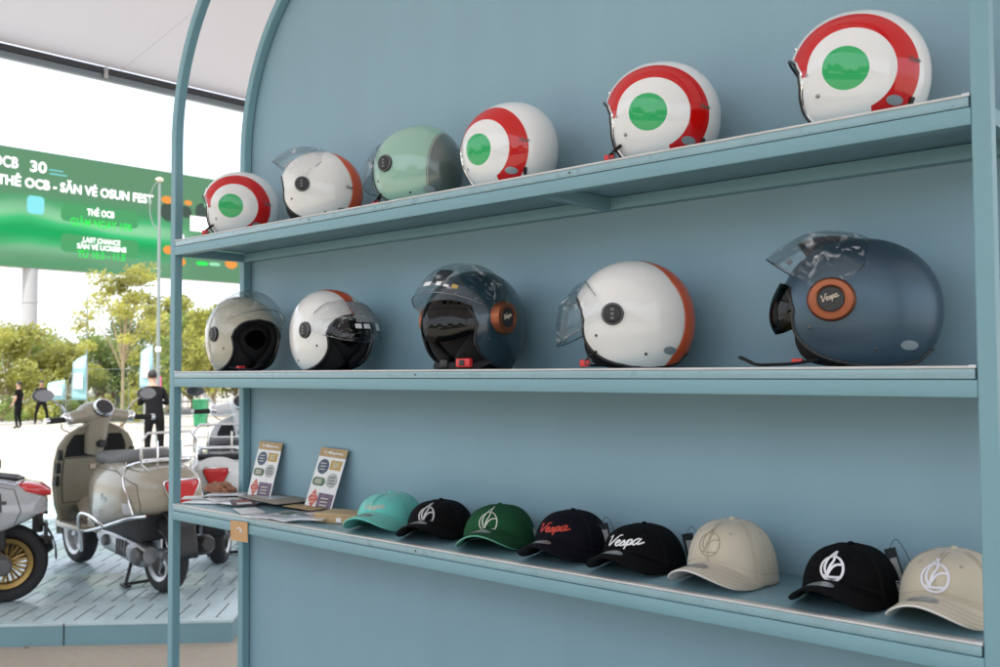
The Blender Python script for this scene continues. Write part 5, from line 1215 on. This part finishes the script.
# ------------------------------------------------------------------ billboard
bb = empty('billboard', (-63, 31, gz(-63)), 0, 'huge green LED billboard with white lettering on round pillars', 'billboard')
yb0, yb1, zb0, zb1 = 13.0, 50.0, 8.2, 15.75
BX = .0
gm, n, l, p = newmat('led_screen')
tc = n.new('ShaderNodeTexCoord'); sp = n.new('ShaderNodeSeparateXYZ'); l.new(tc.outputs['Object'], sp.inputs[0])
wv = n.new('ShaderNodeTexWave'); wv.wave_type = 'BANDS'; wv.bands_direction = 'Z'; wv.inputs['Scale'].default_value = .12; wv.inputs['Distortion'].default_value = 6.0; wv.inputs['Detail'].default_value = 2; wv.inputs['Detail Scale'].default_value = .6
l.new(tc.outputs['Object'], wv.inputs['Vector'])
mz = n.new('ShaderNodeMapRange'); mz.inputs['From Min'].default_value = 9.0 - gz(-63); mz.inputs['From Max'].default_value = 13.2 - gz(-63); l.new(sp.outputs[2], mz.inputs['Value'])
rz_ = n.new('ShaderNodeValToRGB'); e = rz_.color_ramp.elements; e[0].position = 0; e[0].color = (.15, .15, .15, 1); e[1].position = 1; e[1].color = (0, 0, 0, 1); q = e.new(.35); q.color = (1, 1, 1, 1); q = e.new(.62); q.color = (.8, .8, .8, 1); l.new(mz.outputs[0], rz_.inputs[0])
ym = n.new('ShaderNodeMapRange'); ym.inputs['From Min'].default_value = 6.5; ym.inputs['From Max'].default_value = 2.5; l.new(sp.outputs[1], ym.inputs['Value'])
mu = n.new('ShaderNodeMath'); mu.operation = 'MULTIPLY'; l.new(rz_.outputs[0], mu.inputs[0]); l.new(ym.outputs[0], mu.inputs[1])
wr = n.new('ShaderNodeValToRGB'); e = wr.color_ramp.elements; e[0].position = .1; e[0].color = (.02, .46, .14, 1); e[1].position = .97; e[1].color = (.34, .82, .46, 1); q = e.new(.6); q.color = (.06, .66, .24, 1); l.new(wv.outputs['Fac'], wr.inputs[0])
mx = n.new('ShaderNodeMix'); mx.data_type = 'RGBA'; l.new(mu.outputs[0], mx.inputs[0]); mx.inputs[6].default_value = (.15, .33, .19, 1); l.new(wr.outputs[0], mx.inputs[7])
em = n.new('ShaderNodeEmission'); em.inputs[1].default_value = .56; l.new(mx.outputs[2], em.inputs[0]); l.new(em.outputs[0], n['Material Output'].inputs[0]); LED = gm; LEDE = em
oz = gz(-63)
def by(y): return y - 31
def bzz(z): return z - oz
b = MB(); b.box(-.9, -.06, by(yb0), by(yb1), bzz(zb0), bzz(zb1), .03); b.build('cabinet', mat('cabinet_grey', (.3, .33, .3), .6), bb)
b = MB(); b.add([(0, by(yb0), bzz(zb0)), (0, by(yb1), bzz(zb0)), (0, by(yb1), bzz(zb1)), (0, by(yb0), bzz(zb1))], [(0, 1, 2, 3)]); scr = b.build('screen', LED, bb, 0)
def emat(name, c, s=.55):
    m_, n_, l_, p_ = newmat(name); e_ = n_.new('ShaderNodeEmission'); e_.inputs[0].default_value = (*c, 1); e_.inputs[1].default_value = s * 1.25; l_.new(e_.outputs[0], n_['Material Output'].inputs[0]); return m_
EW = emat('led_white', (1, 1, 1), .9); EG = emat('led_lime', (.05, .9, .12), .5); ED = emat('led_panel', (.10, .42, .17), .45); EC = emat('led_cyan', (.25, .75, .8), .55); EO = emat('led_orange', (.9, .35, .08), .5); EK = emat('led_dark', (.08, .12, .10), .45); EP = emat('led_pink', (.8, .3, .35), .5); EM = emat('led_mint', (.35, .8, .5), .5)
def txt(body, xa, xb, ybase, ysz, m_, name='screen_text', bold=.02, xo=.03):
    """text whose baseline starts at picture column xa and ends at xb"""
    A = onX(xa, ybase, -63); B = onX(xb, ybase + (xb - xa) * .145, -63); H = onX(xa, ybase - ysz, -63)
    vs, fs = text_mesh(body, 1, 0, bold); x0 = min(v.x for v in vs); x1 = max(v.x for v in vs); W_ = B.y - A.y; hh = (H.z - A.z) / .72
    MB().add([(xo, by(A.y + (v.x - x0) / (x1 - x0) * W_), bzz(A.z + v.y * hh)) for v in vs], fs).build(name, m_, scr, 0, recalc=False)
def rect(x0, y0, x1, y1, m_, name, xo=.015, rr=.3):
    A = onX(x0, y0, -63); B = onX(x1, y1, -63); a0, a1 = by(A.y), by(B.y); z0, z1 = sorted((bzz(A.z), bzz(B.z))); pts = []
    for (cx_, cz_, st) in ((a1 - rr, z1 - rr, 0), (a0 + rr, z1 - rr, 1), (a0 + rr, z0 + rr, 2), (a1 - rr, z0 + rr, 3)):
        for k in range(5): t = (st + k / 4) * pi / 2; pts.append((xo, cx_ + rr * cos(t), cz_ + rr * sin(t)))
    MB().add(pts, [tuple(range(20))]).build(name, m_, scr, 0, recalc=False)
txt('OCB', -8, 18, 164.5, 11, EW, bold=.02); txt('30', 30, 46.5, 171, 11, EW); rect(49, 170, 63, 171.5, EC, 'small_line', .02, .05); rect(49, 174, 67, 175.6, EC, 'small_line', .02, .05)
txt('THẺ OCB - SĂN VÉ OSUN FEST', -3, 153, 183, 9.5, EW, bold=.03)
rect(61, 203, 138, 229, ED, 'info_panel'); rect(61, 233, 138, 258, ED, 'info_panel')
txt('THẺ OCB', 87, 114, 215, 6.5, EW, bold=.025); txt('GIẢM NGAY 10%', 70, 132, 225, 8, EG, bold=.025)
txt('LAST CHANCE', 83, 120, 242, 5, EW, bold=.025); txt('SĂN VÉ UCREENS', 77, 126, 248, 5, EW, bold=.025); txt('TỪ 10.5 - 11.5', 77, 125, 257, 7, EG, bold=.025)
rect(27, 195, 44, 215, EC, 'card_picture', .03, .25)
def blob(x, y, r_, m_, name, xo=.03, sy=1):
    A = onX(x, y, -63); k = (onX(x + r_, y, -63).y - A.y); MB().add([(xo, by(A.y) + k * cos(t * pi / 10), bzz(A.z) + k * sy * sin(t * pi / 10)) for t in range(20)], [tuple(range(20))]).build(name, m_, scr, 0, recalc=False)
blob(169, 212, 9, EK, 'picture_shape'); blob(167, 200, 6, EO, 'picture_shape', .035, .6); blob(186, 212, 5.5, EK, 'picture_shape'); blob(188, 203, 4, EO, 'picture_shape', .035, .6); rect(190, 221, 209, 227.5, EW, 'picture_pill', .04, .7); blob(203, 212, 8, EK, 'picture_shape', .033); blob(208, 205, 4, EM, 'picture_shape', .036)
blob(168, 250, 5, EO, 'picture_shape', .03, .8); blob(180, 238, 4, EW, 'picture_shape', .03, 1.2); blob(182, 262, 3.5, EO, 'picture_shape', .03, 1); rect(196, 261, 208, 266, EG, 'picture_shape', .03, .2); rect(209, 262, 220, 266.5, EM, 'picture_shape', .03, .2); blob(231, 264, 6, EO, 'picture_shape', .03, .7)
blob(7, 238, 0.1, EK, 'picture_shape')
PP = mat('pillar_white', (.36, .36, .36), .5)
for (px, w_) in ((29, .47), (262, .47)):
    A = onX(px, 300, -63.6); b = MB(); b.lathe([(w_, -.3), (w_, bzz(zb0) - 2.2), (w_ * 1.06, bzz(zb0) - 2.19), (w_ * 1.06, bzz(zb0) - 2.1), (w_, bzz(zb0) - 2.09), (w_, bzz(zb0))], 28, 'z', 0, Matrix.Translation((-.48, by(A.y), 0))); b.build('pillar', PP, bb)
